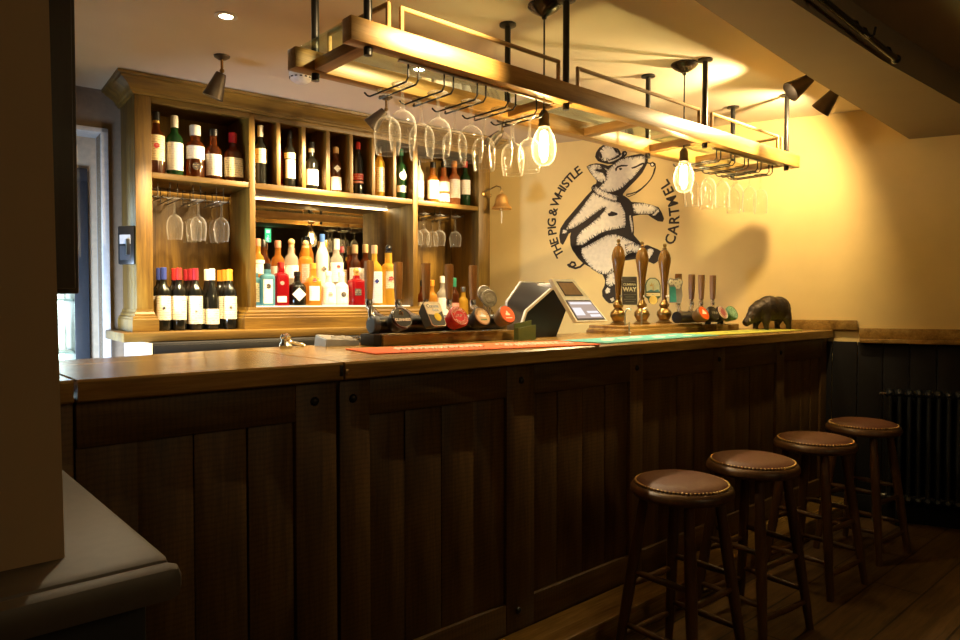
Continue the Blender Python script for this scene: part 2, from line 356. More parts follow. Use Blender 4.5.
# ------------------------------------------------------------------ frames of the room
PP = Vector((.9618, 3.7153, 0))
FB = Matrix.Translation(PP) @ Matrix.Rotation(R(-4), 4, 'Z')      # back bar: x along it, y into it
WR = Vector((4.386, 1.552, 0))
FW = Matrix.Translation(WR) @ Matrix.Rotation(R(-68), 4, 'Z')     # mural wall: x along it, y into it
ZC = 2.38
def bb(x, y, z): return FB @ Vector((x, y, z))
def ww(x, y, z): return FW @ Vector((x, y, z))
MURAL = {'dark':[[[-1.6272,2.2583],[-1.6194,2.2896],[-1.5977,2.3181],[-1.5715,2.3327],[-1.542,2.3361],[-1.5062,2.3294],[-1.477,2.3108],[-1.4576,2.2869],[-1.4446,2.2605],[-1.4351,2.2784],[-1.4159,2.2797],[-1.405,2.2662],[-1.4081,2.2508],[-1.4253,2.2336],[-1.4444,2.2228],[-1.4732,2.2077],[-1.5055,2.1979],[-1.5446,2.2032],[-1.584,2.2162],[-1.6072,2.2278],[-1.6172,2.2415]],[[-1.687,2.1963],[-1.6636,2.2091],[-1.6204,2.2143],[-1.5774,2.2061],[-1.5348,2.1897],[-1.5055,2.1954],[-1.483,2.2168],[-1.4444,2.229],[-1.4062,2.2394],[-1.3681,2.2459],[-1.3179,2.2499],[-1.296,2.2528],[-1.2805,2.2575],[-1.2692,2.2441],[-1.2653,2.216],[-1.2664,2.1882],[-1.2799,2.1616],[-1.3014,2.1231],[-1.3388,2.0825],[-1.3764,2.0479],[-1.4112,2.0159],[-1.429,1.9939],[-1.4429,1.9519],[-1.5336,1.9578],[-1.6461,2.026],[-1.6542,2.0491],[-1.6396,2.0673],[-1.6184,2.0753],[-1.6145,2.0942],[-1.6332,2.1181],[-1.6613,2.1524]],[[-1.6484,2.0594],[-1.6263,2.0594],[-1.5557,2.0144],[-1.4689,1.9957],[-1.4174,1.9755],[-1.3901,1.9552],[-1.373,1.9349],[-1.2991,1.9236],[-1.2327,1.903],[-1.1933,1.8883],[-1.171,1.8509],[-1.1561,1.8107],[-1.1649,1.7907],[-1.1976,1.7965],[-1.2388,1.8233],[-1.2637,1.8429],[-1.3153,1.8457],[-1.364,1.8383],[-1.3595,1.7963],[-1.3551,1.7543],[-1.3565,1.7126],[-1.3268,1.678],[-1.2957,1.6435],[-1.2638,1.6092],[-1.3302,1.5529],[-1.5009,1.532],[-1.7315,1.555],[-1.7561,1.5835],[-1.7882,1.6262],[-1.8021,1.6616],[-1.8051,1.7184],[-1.7978,1.7486],[-1.8143,1.7406],[-1.8372,1.6961],[-1.8574,1.6636],[-1.8769,1.6792],[-1.8855,1.7261],[-1.8763,1.7801],[-1.8423,1.8309],[-1.7874,1.889],[-1.7331,1.9464],[-1.6883,1.9952],[-1.6483,2.032]],[[-1.7968,1.6581],[-1.7812,1.6164],[-1.7452,1.5665],[-1.7043,1.5264],[-1.6537,1.5019],[-1.6036,1.4777],[-1.5687,1.4482],[-1.5517,1.4094],[-1.5565,1.3758],[-1.5731,1.3403],[-1.571,1.3037],[-1.5481,1.2728],[-1.5234,1.2536],[-1.494,1.2555],[-1.4746,1.2795],[-1.471,1.3224],[-1.479,1.3703],[-1.4754,1.4275],[-1.4469,1.5175],[-1.4182,1.5547],[-1.3514,1.5671],[-1.2947,1.5608],[-1.2571,1.5317],[-1.2217,1.515],[-1.1923,1.5329],[-1.1695,1.5647],[-1.1633,1.5895],[-1.1928,1.6108],[-1.2392,1.631],[-1.2653,1.6431],[-1.2933,1.6384],[-1.3141,1.6523],[-1.3426,1.6778],[-1.5455,1.7259],[-1.7457,1.7051]]],'cream':[[[-1.5908,2.2582],[-1.5844,2.2926],[-1.5603,2.3189],[-1.5289,2.3222],[-1.4996,2.3067],[-1.4801,2.2827],[-1.4671,2.2626],[-1.4961,2.2476],[-1.535,2.2341],[-1.5677,2.2306]],[[-1.5414,2.222],[-1.5024,2.2267],[-1.4638,2.2402],[-1.4414,2.2602],[-1.4381,2.2505],[-1.4573,2.2334],[-1.4959,2.2179],[-1.5283,2.2113]],[[-1.4254,2.265],[-1.4178,2.2705],[-1.4139,2.2608],[-1.4222,2.2521]],[[-1.5346,2.1547],[-1.5054,2.1745],[-1.4828,2.1934],[-1.4508,2.2139],[-1.4061,2.2256],[-1.3617,2.2247],[-1.3177,2.2269],[-1.2928,2.2308],[-1.2913,2.1997],[-1.3049,2.178],[-1.3173,2.1617],[-1.3422,2.1326],[-1.3704,2.1006],[-1.4052,2.0751],[-1.4338,2.0458],[-1.469,2.0294],[-1.5046,2.0193],[-1.5535,2.0227],[-1.5898,2.0444],[-1.5636,2.068],[-1.5408,2.0918],[-1.5442,2.1174]],[[-1.6769,2.1922],[-1.6336,2.1981],[-1.5938,2.1915],[-1.5838,2.1748],[-1.6334,2.1693],[-1.6134,2.1517],[-1.5771,2.1455],[-1.5573,2.1185],[-1.5539,2.0991],[-1.5768,2.0881],[-1.6033,2.0997],[-1.6333,2.1341]],[[-1.5674,2.1829],[-1.5346,2.1643],[-1.5444,2.1556]],[[-1.6395,2.0459],[-1.6218,2.0472],[-1.5556,2.0033],[-1.473,1.975],[-1.4858,1.9463],[-1.5555,1.9762],[-1.6083,2.0095]],[[-1.6393,2.0074],[-1.5906,1.9827],[-1.4858,1.9378],[-1.4513,1.923],[-1.4253,1.8668],[-1.4164,1.8076],[-1.4162,1.774],[-1.4676,1.768],[-1.5369,1.7584],[-1.5894,1.7438],[-1.6513,1.7078],[-1.7139,1.6671],[-1.7546,1.6642],[-1.7458,1.7116],[-1.7233,1.7453],[-1.6517,1.7938],[-1.5811,1.85],[-1.5506,1.8824],[-1.5421,1.9201],[-1.5727,1.9135],[-1.6431,1.8705],[-1.7146,1.8227],[-1.7916,1.7831],[-1.8283,1.7761],[-1.8054,1.8099],[-1.7419,1.876],[-1.6881,1.9419]],[[-1.8559,1.773],[-1.8236,1.7628],[-1.8327,1.7457],[-1.8651,1.7428]],[[-1.7183,1.6283],[-1.6511,1.6562],[-1.5892,1.6882],[-1.5367,1.7117],[-1.4846,1.7138],[-1.4329,1.6948],[-1.3731,1.663],[-1.314,1.6317],[-1.2929,1.6101],[-1.3389,1.5991],[-1.3813,1.613],[-1.4151,1.5804],[-1.4492,1.5476],[-1.4833,1.4807],[-1.5266,1.4602],[-1.5881,1.4656],[-1.6415,1.501],[-1.6864,1.5538],[-1.7091,1.5891]],[[-1.4091,1.6444],[-1.3614,1.6521],[-1.314,1.6317],[-1.2996,1.5937],[-1.3516,1.6047],[-1.3992,1.5968]],[[-1.3619,1.9175],[-1.2991,1.9137],[-1.2327,1.8931],[-1.2039,1.879],[-1.2242,1.8596],[-1.2572,1.8557],[-1.3154,1.8607],[-1.349,1.8625]],[[-1.1982,1.8828],[-1.1874,1.8617],[-1.2159,1.8345],[-1.2389,1.8341]],[[-1.3894,1.8439],[-1.3784,1.8475],[-1.3637,1.7882],[-1.3609,1.7462],[-1.3692,1.7257],[-1.3806,1.7806]],[[-1.2623,1.6159],[-1.2391,1.6198],[-1.2205,1.6052],[-1.2341,1.5731],[-1.2572,1.5457],[-1.2667,1.5787]],[[-1.5244,1.457],[-1.505,1.4806],[-1.4806,1.4896],[-1.4833,1.4372],[-1.4898,1.3895],[-1.5191,1.3754],[-1.5388,1.39],[-1.5341,1.4284]],[[-1.5534,1.3421],[-1.5338,1.366],[-1.5141,1.3514],[-1.5189,1.3275],[-1.5454,1.318]],[[-1.5186,1.2843],[-1.4942,1.2958],[-1.4844,1.2747],[-1.5038,1.2632]]],'ink':[[[-1.4826,2.1473],[-1.4879,2.1635],[-1.4731,2.1812],[-1.4442,2.1882],[-1.3963,2.1821],[-1.4058,2.1742],[-1.4441,2.1756],[-1.4698,2.1683],[-1.4761,2.1499]],[[-1.4633,2.1646],[-1.4441,2.1693],[-1.4363,2.1592],[-1.4504,2.1509]],[[-1.3771,2.1636],[-1.3425,2.1731],[-1.3112,2.1872],[-1.2925,2.1905],[-1.2893,2.181],[-1.3174,2.171],[-1.3487,2.1581],[-1.3708,2.155]],[[-1.6401,2.1699],[-1.6003,2.1729],[-1.564,2.1572],[-1.541,2.1331],[-1.5507,2.1116],[-1.5705,2.1418],[-1.6035,2.1553]],[[-1.591,2.2869],[-1.5797,2.2731],[-1.5743,2.2471],[-1.5861,2.2418],[-1.6008,2.2655]],[[-1.5159,2.3241],[-1.4834,2.3019],[-1.4639,2.2717],[-1.48,2.2701],[-1.4996,2.3003]],[[-1.5374,1.8647],[-1.5201,1.8705],[-1.5114,1.8802],[-1.4941,1.8749],[-1.4681,1.865],[-1.4681,1.8524],[-1.5026,1.8458],[-1.5286,1.8472]]],'ink2cream':[[[-1.527,1.8607],[-1.5096,1.8699],[-1.4785,1.8614],[-1.481,1.8548],[-1.5026,1.8517]]],'jacket':[[[-1.4517,1.9946],[-1.4174,1.9755],[-1.3747,1.9309],[-1.3829,1.8812],[-1.3868,1.8312],[-1.382,1.7304],[-1.4159,1.7235],[-1.4121,1.8074],[-1.4168,1.8664],[-1.447,1.927],[-1.4644,1.9617]]],'chain':[[-1.2801,2.1894],[-1.2521,2.1808],[-1.2336,2.1854],[-1.2182,2.1748],[-1.2161,2.1469],[-1.2239,2.1168],[-1.2422,2.0812],[-1.2667,2.0522],[-1.3039,2.0208],[-1.3414,1.9985],[-1.3793,1.9886],[-1.4079,1.9874]],'chain2':[[-1.2211,2.1473],[-1.23,2.1111],[-1.2483,2.0724],[-1.2791,2.0376],[-1.3163,2.0061],[-1.3539,1.9837],[-1.3919,1.9706],[-1.411,1.9813]],'whistle':[[-1.2521,2.1808],[-1.2398,2.1859],[-1.2244,2.1796],[-1.2194,2.1669],[-1.2273,2.1571],[-1.2427,2.1584],[-1.2502,2.1683]],'whistlein':[[-1.2441,2.177],[-1.2336,2.1792],[-1.2261,2.1712],[-1.2335,2.1625],[-1.2427,2.1664]],'tail':[[-1.7043,1.5283],[-1.7296,1.5075],[-1.7654,1.4985],[-1.7963,1.5089],[-1.8066,1.5259],[-1.7912,1.5422],[-1.7707,1.5378],[-1.7634,1.52],[-1.7808,1.5086],[-1.8066,1.5111],[-1.8222,1.5282]]}
# ------------------------------------------------------------------ room shell
fl = MB(); fl.box((-2.6, -2.4, -.05), (7.2, 5.8, 0))
def floor_mat():
    m, n, L = nmat('dark floor boards')
    o = N(n, 'ShaderNodeOutputMaterial'); b = N(n, 'ShaderNodeBsdfPrincipled', i_Roughness=.5)
    tc = N(n, 'ShaderNodeTexCoord'); br = N(n, 'ShaderNodeTexBrick', i_Scale=1.)
    br.inputs['Brick Width'].default_value = 1.7; br.inputs['Row Height'].default_value = .19; br.inputs['Mortar Size'].default_value = .004
    br.inputs['Color1'].default_value = (.085, .046, .016, 1); br.inputs['Color2'].default_value = (.135, .078, .028, 1); br.inputs['Mortar'].default_value = (.008, .005, .003, 1)
    L(tc.outputs['Object'], br.inputs['Vector'])
    mp = N(n, 'ShaderNodeMapping'); mp.inputs['Scale'].default_value = (.8, 9, 1); L(tc.outputs['Object'], mp.inputs['Vector'])
    no = N(n, 'ShaderNodeTexNoise', i_Scale=6, i_Detail=5, i_Distortion=.8); L(mp.outputs[0], no.inputs['Vector'])
    rp = ramp(n, [(.3, (.5, .5, .5)), (.7, (1.25, 1.2, 1.1))]); L(no.outputs['Fac'], rp.inputs['Fac'])
    mx = N(n, 'ShaderNodeMix', data_type='RGBA', blend_type='MULTIPLY'); mx.inputs[0].default_value = 1
    L(br.outputs['Color'], mx.inputs[6]); L(rp.outputs['Color'], mx.inputs[7]); L(mx.outputs[2], b.inputs['Base Color'])
    bp = N(n, 'ShaderNodeBump', i_Strength=.25, i_Distance=.004); L(no.outputs['Fac'], bp.inputs['Height']); L(bp.outputs['Normal'], b.inputs['Normal'])
    L(b.outputs[0], o.inputs[0]); return m
struct(fl, 'floor', floor_mat())
struct(MB().box((-2.6, -2.4, ZC), (7.2, 5.8, ZC+.05)), 'ceiling', 'ceiling')
struct(MB().box((-2.65, -2.4, 0), (-2.5, 5.8, ZC)), 'wall_left', 'blackmatt')
struct(MB().box((-2.6, -2.45, 0), (7.2, -2.3, ZC)), 'wall_front', plain('dark room wall', (.10, .07, .045), rough=.9))
struct(MB(FW).box((-2.62, 0, 0), (4.4, .12, ZC)), 'wall_right', 'wallpaint')
DJ = -.036                                 # inner edge of the doorway's jamb, back bar frame
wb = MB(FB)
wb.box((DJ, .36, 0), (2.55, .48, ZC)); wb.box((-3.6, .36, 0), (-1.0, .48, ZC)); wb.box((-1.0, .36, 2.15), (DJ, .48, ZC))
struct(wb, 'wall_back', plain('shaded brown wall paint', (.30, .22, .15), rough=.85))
dt = MB(FB)
dt.box((DJ, .335, 0), (DJ+.034, .50, 2.175), .003); dt.box((-1.034, .335, 0), (-1.0, .50, 2.175), .003); dt.box((-1.034, .335, 2.15), (DJ+.034, .50, 2.175), .003)
struct(dt, 'trim_1', plain('white door frame paint', (.62, .62, .64), rough=.5))
# the store room seen through the doorway
nk = MB(FB)
nk.box((-1.4, 1.6, 0), (.6, 1.68, ZC)); nk.box((.45, .48, 0), (.53, 1.6, ZC))
struct(nk, 'wall_store', plain('beige store room paint', (.70, .55, .38), rough=.85))
struct(MB(FB).box((-.056, .62, 0), (.30, .70, 1.985)).box((-1.4, .62, 1.985), (.30, .70, ZC)), 'trim_store', plain('pale store partition', (.66, .56, .42), rough=.8))

# mural wall: wainscot boards, dado rails, skirting
wn = MB(FW)
x = -.42
while x < 3.9:
    wn.box((x, -.022, .10), (x+.128, .002, 1.03), .003); x += .131
struct(wn, 'trim_2', 'wainscot')
struct(MB(FW).box((-.42, -.03, 0), (3.9, .0, .135), .004), 'baseboard_right', 'wainscot')
struct(MB(FW).box((-.02, -.065, 1.027), (3.9, .0, 1.052), .006).box((-.02, -.024, 1.052), (3.9, 0, 1.112), .004), 'trim_3', 'topX')
struct(MB(FW).box((-.60, -.03, 1.10), (-.03, 0, 1.157), .004), 'trim_4', 'topX')

# boxed-in ceiling beam, running over the customers' side
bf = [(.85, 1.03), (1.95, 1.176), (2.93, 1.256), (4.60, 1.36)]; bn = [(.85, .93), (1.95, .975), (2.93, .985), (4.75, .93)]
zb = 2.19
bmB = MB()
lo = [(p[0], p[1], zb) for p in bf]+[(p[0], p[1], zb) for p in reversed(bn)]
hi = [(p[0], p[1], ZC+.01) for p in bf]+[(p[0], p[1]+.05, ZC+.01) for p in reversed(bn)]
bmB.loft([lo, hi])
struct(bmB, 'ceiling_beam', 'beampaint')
# iron rail with hooks on the beam's near face
t = thing('hanging_rail', 'dark iron hanging rail with small hooks fixed along the boxed ceiling beam', 'rail', (2.6, .955, 2.20))
MB().tube([(2.0, .95, 2.245), (2.5, .952, 2.222), (2.985, .955, 2.20)], .011, 10).sph((2.99, .955, 2.20), .018, 10).build('rail_rod', 'iron', t)
for hx in (2.28, 2.62, 2.70, 2.94):
    z0 = 2.245-(hx-2.0)*.0457
    MB().tube([(hx, .952, z0), (hx, .962, z0+.03), (hx, .972, z0+.035)], .005, 6).build('rail_bracket', 'iron', t)
for hx in (2.26, 2.645):
    z0 = 2.245-(hx-2.0)*.0457
    MB().tube([(hx, .952, z0), (hx, .93, z0-.025), (hx, .915, z0-.02), (hx, .91, z0+.005)], .0045, 6).build('hook', 'iron', t)

# pillar and half wall in the near corner
struct(MB().loft([[(-.75, .985, .95), (.183, .985, .95), (.183, 1.28, .95), (-.75, 1.28, .95)], [(-.75, .985, ZC), (.168, .985, ZC), (.168, 1.28, ZC), (-.75, 1.28, ZC)]]), 'pillar', 'pillar')
hw = MB(); hw.box((-1.2, .93, 0), (.262, 1.716, .90), .004)
struct(hw, 'wall_half', 'ledgeside')
lg = MB()
def ledge(x0, x1, y0, y1):
    lg.box((x0, y0, .905), (x1, y1, .95), .014)
lg.box((-1.2, .905, .905), (.287, 1.687, .95), .016)
struct(lg, 'trim_5', 'ledge')
struct(MB().box((-1.2, .868, .903), (.290, .9045, .949), .016), 'trim_6', 'ledge')

# dark cupboard hung from the ceiling above the counter's end
t = thing('hanging_cupboard', 'tall black-stained cupboard hung from the ceiling behind the cream pillar', 'cupboard', (.2, 2.0, 1.288))
MB().box((-.25, 1.92, 1.288), (.397, 2.10, ZC), .004).build('carcass', 'darkpost', t)
MB().box((-.24, 1.908, 1.30), (.06, 1.919, 2.36), .003).build('door', 'darkpost', t)
MB().box((.066, 1.908, 1.30), (.387, 1.919, 2.36), .003).build('door', 'darkpost', t)

# ------------------------------------------------------------------ the bar
def boards(mb, x0, x1, z0, z1, y, n):
    w = (x1-x0)/n
    for k in range(n):
        a = x0+w*k+(random.uniform(-.012, .012) if 0 < k else 0)
        b = x0+w*(k+1)-.0018
        mb.box((a, y, z0), (b, y+.028, z1), .0016)
ZT, ZU = 1.05, .0                          # underside of the counter
def stile(t, x0, x1, z0=.0, z1=ZT, y=1.72): MB().box((x0, y, z0), (x1, y+.045, z1), .003).build('stile', 'barZ', t)
def rail(t, x0, x1, z0, z1, y=1.721): MB().box((x0, y, z0), (x1, y+.044, z1), .003).build('rail', 'barX', t)
def stud(t, x, z):
    MB().lathe([(.013, 0), (.012, .004), (.007, .008), (0, .009)], 10, mtx=Matrix.Translation((x, 1.7195, z)) @ Matrix.Rotation(R(90), 4, 'X')).build('iron_stud', 'iron', t)
def panel(t, x0, x1, z0, z1, n):
    mb = MB(); boards(mb, x0, x1, z0, z1, 1.734, n); mb.build('board_panel', 'barZ', t)
t = thing('bar_end_panel', 'narrow dark oak end panel of the bar beside the cream pillar', 'bar panel', (.22, 1.74, 0))
stile(t, .08, .340); MB().box((.08, 1.766, 0), (.3455, 1.78, ZT)).build('backing', 'barZ', t)
t = thing('bar_flap_door', 'dark oak boarded bar door below the hinged counter flap', 'bar door', (.67, 1.74, 0))
stile(t, .866, .990); rail(t, .346, .866, .945, ZT); rail(t, .346, .866, .02, .215)
panel(t, .346, .866, .215, .945, 4); stud(t, .922, .995)
MB().box((.346, 1.766, 0), (.990, 1.785, ZT)).build('backing', 'barZ', t)
t = thing('panelled_bar', 'long dark oak panelled bar front behind the four stools', 'bar', (2.6, 1.74, .0))
xs = [(1.0, 1.10), (1.653, 1.79), (2.355, 2.445), (3.01, 3.115), (3.655, 3.745), (4.22, 4.318)]
for k, (a, b) in enumerate(xs):
    stile(t, a, b, .11)
for (a, b), (c, d) in zip(xs, xs[1:]):
    rail(t, b, c, .938, ZT); rail(t, b, c, .11, .216)
    panel(t, b, c, .216, .938, 4)
for sx in (1.043, 1.722, 2.401, 3.06, 3.70):
    stud(t, sx, .992)
for sx in (1.708, 2.401, 3.06): stud(t, sx, .18)
MB().box((.9905, 1.766, 0), (4.27, 1.785, ZT)).build('backing', 'barZ', t)
MB().box((1.0, 1.568, .0), (4.31, 1.72, .085), .003).box((1.0, 1.560, .085), (4.31, 1.7195, .11), .006).build('foot_step', 'topX', t)
MB().box((1.0, 2.34, 0), (3.95, 2.36, ZT)).build('rear_panel', 'blackmatt', t)
# counter tops: end piece, hinged flap, main run
def ctop(name, label, x0, x1, y1, poly=None):
    tt = thing(name, label, 'counter top', ((x0+x1)/2, 2.0, ZT))
    p = poly or [(x0, 1.691), (x1, 1.691), (x1, y1), (x0, y1)]
    mb = MB()
    inn = .006
    mb.loft([[(q[0], q[1]+.004, ZT) for q in p], [(q[0], q[1], ZT+.004) for q in p], [(q[0], q[1], 1.094) for q in p], [(q[0], q[1]+(.005 if q[1] < 1.8 else 0), 1.10) for q in p]])
    mb.build('oak_slab', 'topX', tt)
    return tt
t = ctop('counter_end', 'short oak counter end beside the cream pillar, beyond the flap joint', .02, .336, 2.26)
t = ctop('counter_flap', 'hinged oak counter flap with a black joint at each end', .344, .995, 2.28, [(.344, 1.691), (.995, 1.691), (.995, 2.41), (.344, 2.265)])
MB().box((.984, 1.688, 1.062), (.994, 1.694, 1.092), .001).build('hinge_plate', 'iron', t)
t = ctop('oak_counter', 'long polished oak counter top carrying the beer taps and till', 1.002, 4.25, 2.42, [(1.002, 1.691), (4.322, 1.691), (4.03, 2.42), (1.002, 2.42)])
MB().box((1.003, 1.688, 1.066), (1.012, 1.693, 1.080), .001).build('hinge_plate', 'brass', t)

# ------------------------------------------------------------------ bar runners
def runner(name, label, c, rz, lx, ly, mat, prints):
    t = thing(name, label, 'bar runner', (c[0], c[1], 1.1005), rz)
    F = PM[t]
    MB(F).box((-lx/2, -ly/2, 0), (lx/2, ly/2, .004), .0015).build('mat', mat, t)
    for mb, m2, nm in prints(F, lx, ly): mb.build(nm, m2, t)
    return t
def squiggles(F, spec, z=.0044):
    mb = MB(F)
    for (x0, x1, y, h, k) in spec:         # a row of brush-like white letter shapes too small to read
        x = x0
        while x < x1:
            w = random.uniform(.012, .022)
            pts = [(x, y-h/2, z), (x+w*.4, y+h/2, z), (x+w*.6, y-h/4, z), (x+w, y+h/3, z)]
            mb.tube(pts, k, 4); x += w+.004
    return mb
runner('bar_runner', 'orange bar runner with pale lettering along the counter edge', (1.69, 1.905), R(-10.5), .93, .27, 'orange',
       lambda F, lx, ly: [(squiggles(F, [(-.33, .0, .0, .07, .005), (.10, .38, .04, .03, .003), (.10, .40, -.03, .04, .004)]), 'palepr', 'lettering')])
def tealp(F, lx, ly):
    return [(MB(F).lathe([(random.uniform(.02, .035), 0), (.012, .0005)], 9, c=(-.30+.075*k, random.uniform(-.05, .05), .0042)), 'palepr', 'blotch_print') for k in range(9)]
runner('bar_runner', 'teal bar runner with pale blotches in front of the hand pumps', (2.66, 1.86), R(2), .92, .24, 'teal', tealp)
def limep(F, lx, ly):
    return [(MB(F).lathe([(.035, 0), (.03, .0005)], 3+k % 3, c=(-.2+.11*k, .01, .0042)), 'greenpr', 'leaf_print') for k in range(5)]
runner('bar_runner', 'lime green bar runner beside the bronze boar at the counter end', (3.60, 1.87), R(-1), .90, .21, 'lime', limep)
# ------------------------------------------------------------------ back bar cabinet
t = thing('back_bar_cabinet', 'golden oak back bar cabinet with pigeonholes, mirror and moulded crown', 'cabinet', bb(1.15, .17, 1.12), R(-4))
CAB = t
def cb(name, mat, *boxes, bev=.003):
    mb = MB(FB)
    for a, b in boxes: mb.box(a, b, bev)
    return mb.build(name, mat, t)
S1, S2, S3, S4 = (.058, .135), (.625, .658), (1.671, 1.708), (2.198, 2.296)
ZB = 1.118
for a, b in (S1, S4): cb('stile', 'oakZ', ((a, 0, ZB), (b, .04, 2.30)))
cb('side_panel', 'oakZ', ((.058, .04, ZB), (.085, .34, 2.30)))
cb('side_panel', 'oakZ', ((2.265, .04, ZB), (2.294, .34, 2.30)))
cb('side_panel', 'oakZ', ((.108, .041, ZB), (.133, .335, 2.27)))
cb('side_panel', 'oakZ', ((2.200, .041, ZB), (2.225, .335, 2.27)))
for a, b in (S2, S3): cb('divider', 'oakZ', ((a, 0, ZB), (b, .338, 2.29)))
cb('top_rail', 'oakX', ((.135, .002, 2.262), (2.198, .036, 2.302)))
cb('cabinet_top', 'oakX', ((.06, .04, 2.285), (2.29, .34, 2.31)))
cb('shelf', 'oakX', ((.135, .004, 1.887), (.625, .338, 1.917)))
cb('shelf', 'oakX', ((.658, .002, 1.885), (1.671, .338, 1.917)))
cb('shelf', 'oakX', ((1.708, .004, 1.885), (2.198, .338, 1.915)))
for k in range(6):
    a = .780+.1494*k
    cb('pigeonhole_divider', 'oakZ', ((a, .003, 1.917), (a+.024, .337, 2.29)))
cb('back_panel', 'oakZ', ((.133, .337, ZB), (.625, .352, 2.29)))
cb('back_panel', 'oakZ', ((.625, .340, 1.90), (1.708, .352, 2.29)))
cb('back_panel', 'oakZ', ((1.708, .337, ZB), (2.20, .352, 2.29)))
m = cb('mirror', 'mirror', ((.658, .336, 1.236), (1.671, .345, 1.885)), bev=0); m['label'] = 'mirror behind the spirit bottles'
# moulded crown: one profile swept round the front and both ends
prof = [(0, 2.292), (.010, 2.292), (.014, 2.303), (.022, 2.306), (.026, 2.318), (.036, 2.330), (.055, 2.343), (.070, 2.352), (.074, 2.360), (.085, 2.363), (.088, 2.376), (0, 2.376)]
def sweep(prof, x0, x1, yb, yf=0.):
    return [[(x0-o, yb, z) for o, z in prof], [(x0-o, yf-o, z) for o, z in prof], [(x1+o, yf-o, z) for o, z in prof], [(x1+o, yb, z) for o, z in prof]]
MB(FB).loft(sweep(prof, .058, 2.296, .35)).build('crown_moulding', 'oakX', t, ang=22)
# pedestal blocks under the outer stiles and the plinth of the middle bay
ped = [(0, ZB), (.026, ZB), (.026, 1.178), (.022, 1.182), (.022, 1.190), (.013, 1.196), (.013, 1.205), (.005, 1.216), (.004, 1.228), (0, 1.228)]
MB(FB).loft(sweep(ped, .058, .128, .34)).build('pedestal', 'oakX', t, ang=22)
MB(FB).loft(sweep(ped, 2.205, 2.296, .34)).build('pedestal', 'oakX', t, ang=22)
pl = [(0, ZB), (.045, ZB), (.045, 1.178), (.040, 1.182), (.040, 1.192), (.028, 1.199), (.028, 1.209), (.014, 1.220), (.012, 1.236), (0, 1.236)]
MB(FB).loft(sweep(pl, .622, 1.711, .336)).build('plinth', 'oakX', t, ang=22)
cb('shelf_glow', 'shelfglow', ((.66, .035, 1.2362), (1.669, .165, 1.2420)), bev=0)  # glowing sheet stands in for strong light falling on the shelf top
cb('riser', 'oakX', ((.66, .165, 1.2362), (1.669, .334, 1.322)))
cb('led_strip', 'ledstrip', ((.662, .318, 1.8795), (1.667, .332, 1.8845)), bev=0)
cb('led_strip', 'ledstrip', ((.15, .325, 1.8795), (.62, .335, 1.8865)), bev=0)
cb('led_baffle', 'oakX', ((.134, .312, 1.870), (.624, .318, 1.887)), bev=0)
cb('led_strip', 'ledstrip', ((1.715, .325, 1.8775), (2.19, .335, 1.8845)), bev=0)
cb('led_baffle', 'oakX', ((1.709, .312, 1.868), (2.199, .318, 1.885)), bev=0)

# back counter and the bottle cooler beneath it
t = thing('back_counter', 'oak back counter under the bottle cabinet', 'counter', bb(1.15, .1, 0), R(-4))
MB(FB).box((-.03, -.145, 1.072), (2.42, .352, 1.117), .004).build('worktop', 'oakX', t)
MB(FB).box((1.30, -.10, 0), (2.36, .352, 1.071), .003).build('carcass', 'blackmatt', t)
t = thing('undercounter_cooler', 'black bottle cooler with a pale end panel under the back counter', 'cooler', bb(.68, 0, 0), R(-4))
MB(FB).box((.078, -.215, 0), (1.28, .34, 1.069), .003).build('body', 'blackmatt', t)
p = MB(FB).box((.060, -.228, 0), (.0775, .34, 1.069), .002).build('end_panel', plain('pale laminate', (.70, .71, .74), rough=.5), t); p['label'] = 'pale end panel'
for k in range(2):
    a = .085+.6*k
    d = MB(FB).box((a, -.232, .09), (a+.588, -.216, .995), .004).build('door', 'black', t)
    MB(FB).box((a+.56, -.246, .35), (a+.575, -.2325, .75), .003).build('handle', 'steel', d)
MB(FB).box((.085, -.228, 1.005), (1.275, -.216, 1.06), .002).build('vent_grille', 'iron', t)

# fridge glimpsed through the doorway
t = thing('drinks_fridge', 'tall lit drinks fridge with bottles seen through the doorway', 'fridge', bb(-.35, .83, 0), R(-4))
f = MB(FB)
f.box((-.66, .60, 0), (-.134, .65, .12), .003).box((-.66, .60, 1.93), (-.062, 1.06, 2.0), .003).box((-.134, .60, 0), (-.062, 1.06, 1.93), .003).box((-.70, .60, 0), (-.66, 1.06, 2.0), .003).box((-.66, 1.03, .0), (-.165, 1.06, 1.93)).box((-.66, .65, 0), (-.165, 1.03, .12))
f.build('casing', plain('dark blue grey casing', (.035, .042, .055), rough=.4), t)
MB(FB).box((-.655, 1.015, .14), (-.136, 1.028, 1.92)).build('lit_back', 'fridgelight', t)
for z in (.6, .98, 1.27, 1.55):
    MB(FB).box((-.655, .64, z), (-.138, 1.01, z+.012)).build('wire_shelf', 'white', t)
for z in (.992, 1.282):
    for k in range(5):
        x0 = -.185-.095*k
        zz = z
        o = MB(FB).lathe([(.0, 0), (.034, 0), (.036, .01), (.036, .13), (.016, .19), (.014, .24), (0, .24)], 14, c=(x0, .80, zz+.001)).build('fridge_bottle', 'bg_clear', loc=bb(x0, .80, zz+.001))
        tag(o, 'pale bottle %s from the open edge on the %s shelf of the lit fridge' % (ORD[k], 'upper' if z > 1.1 else 'lower'), 'bottle', 'bottles in the drinks fridge')
MB(FB).box((-.66, .602, .12), (-.134, .608, 1.93)).build('glass_door', 'shelfglass', t)

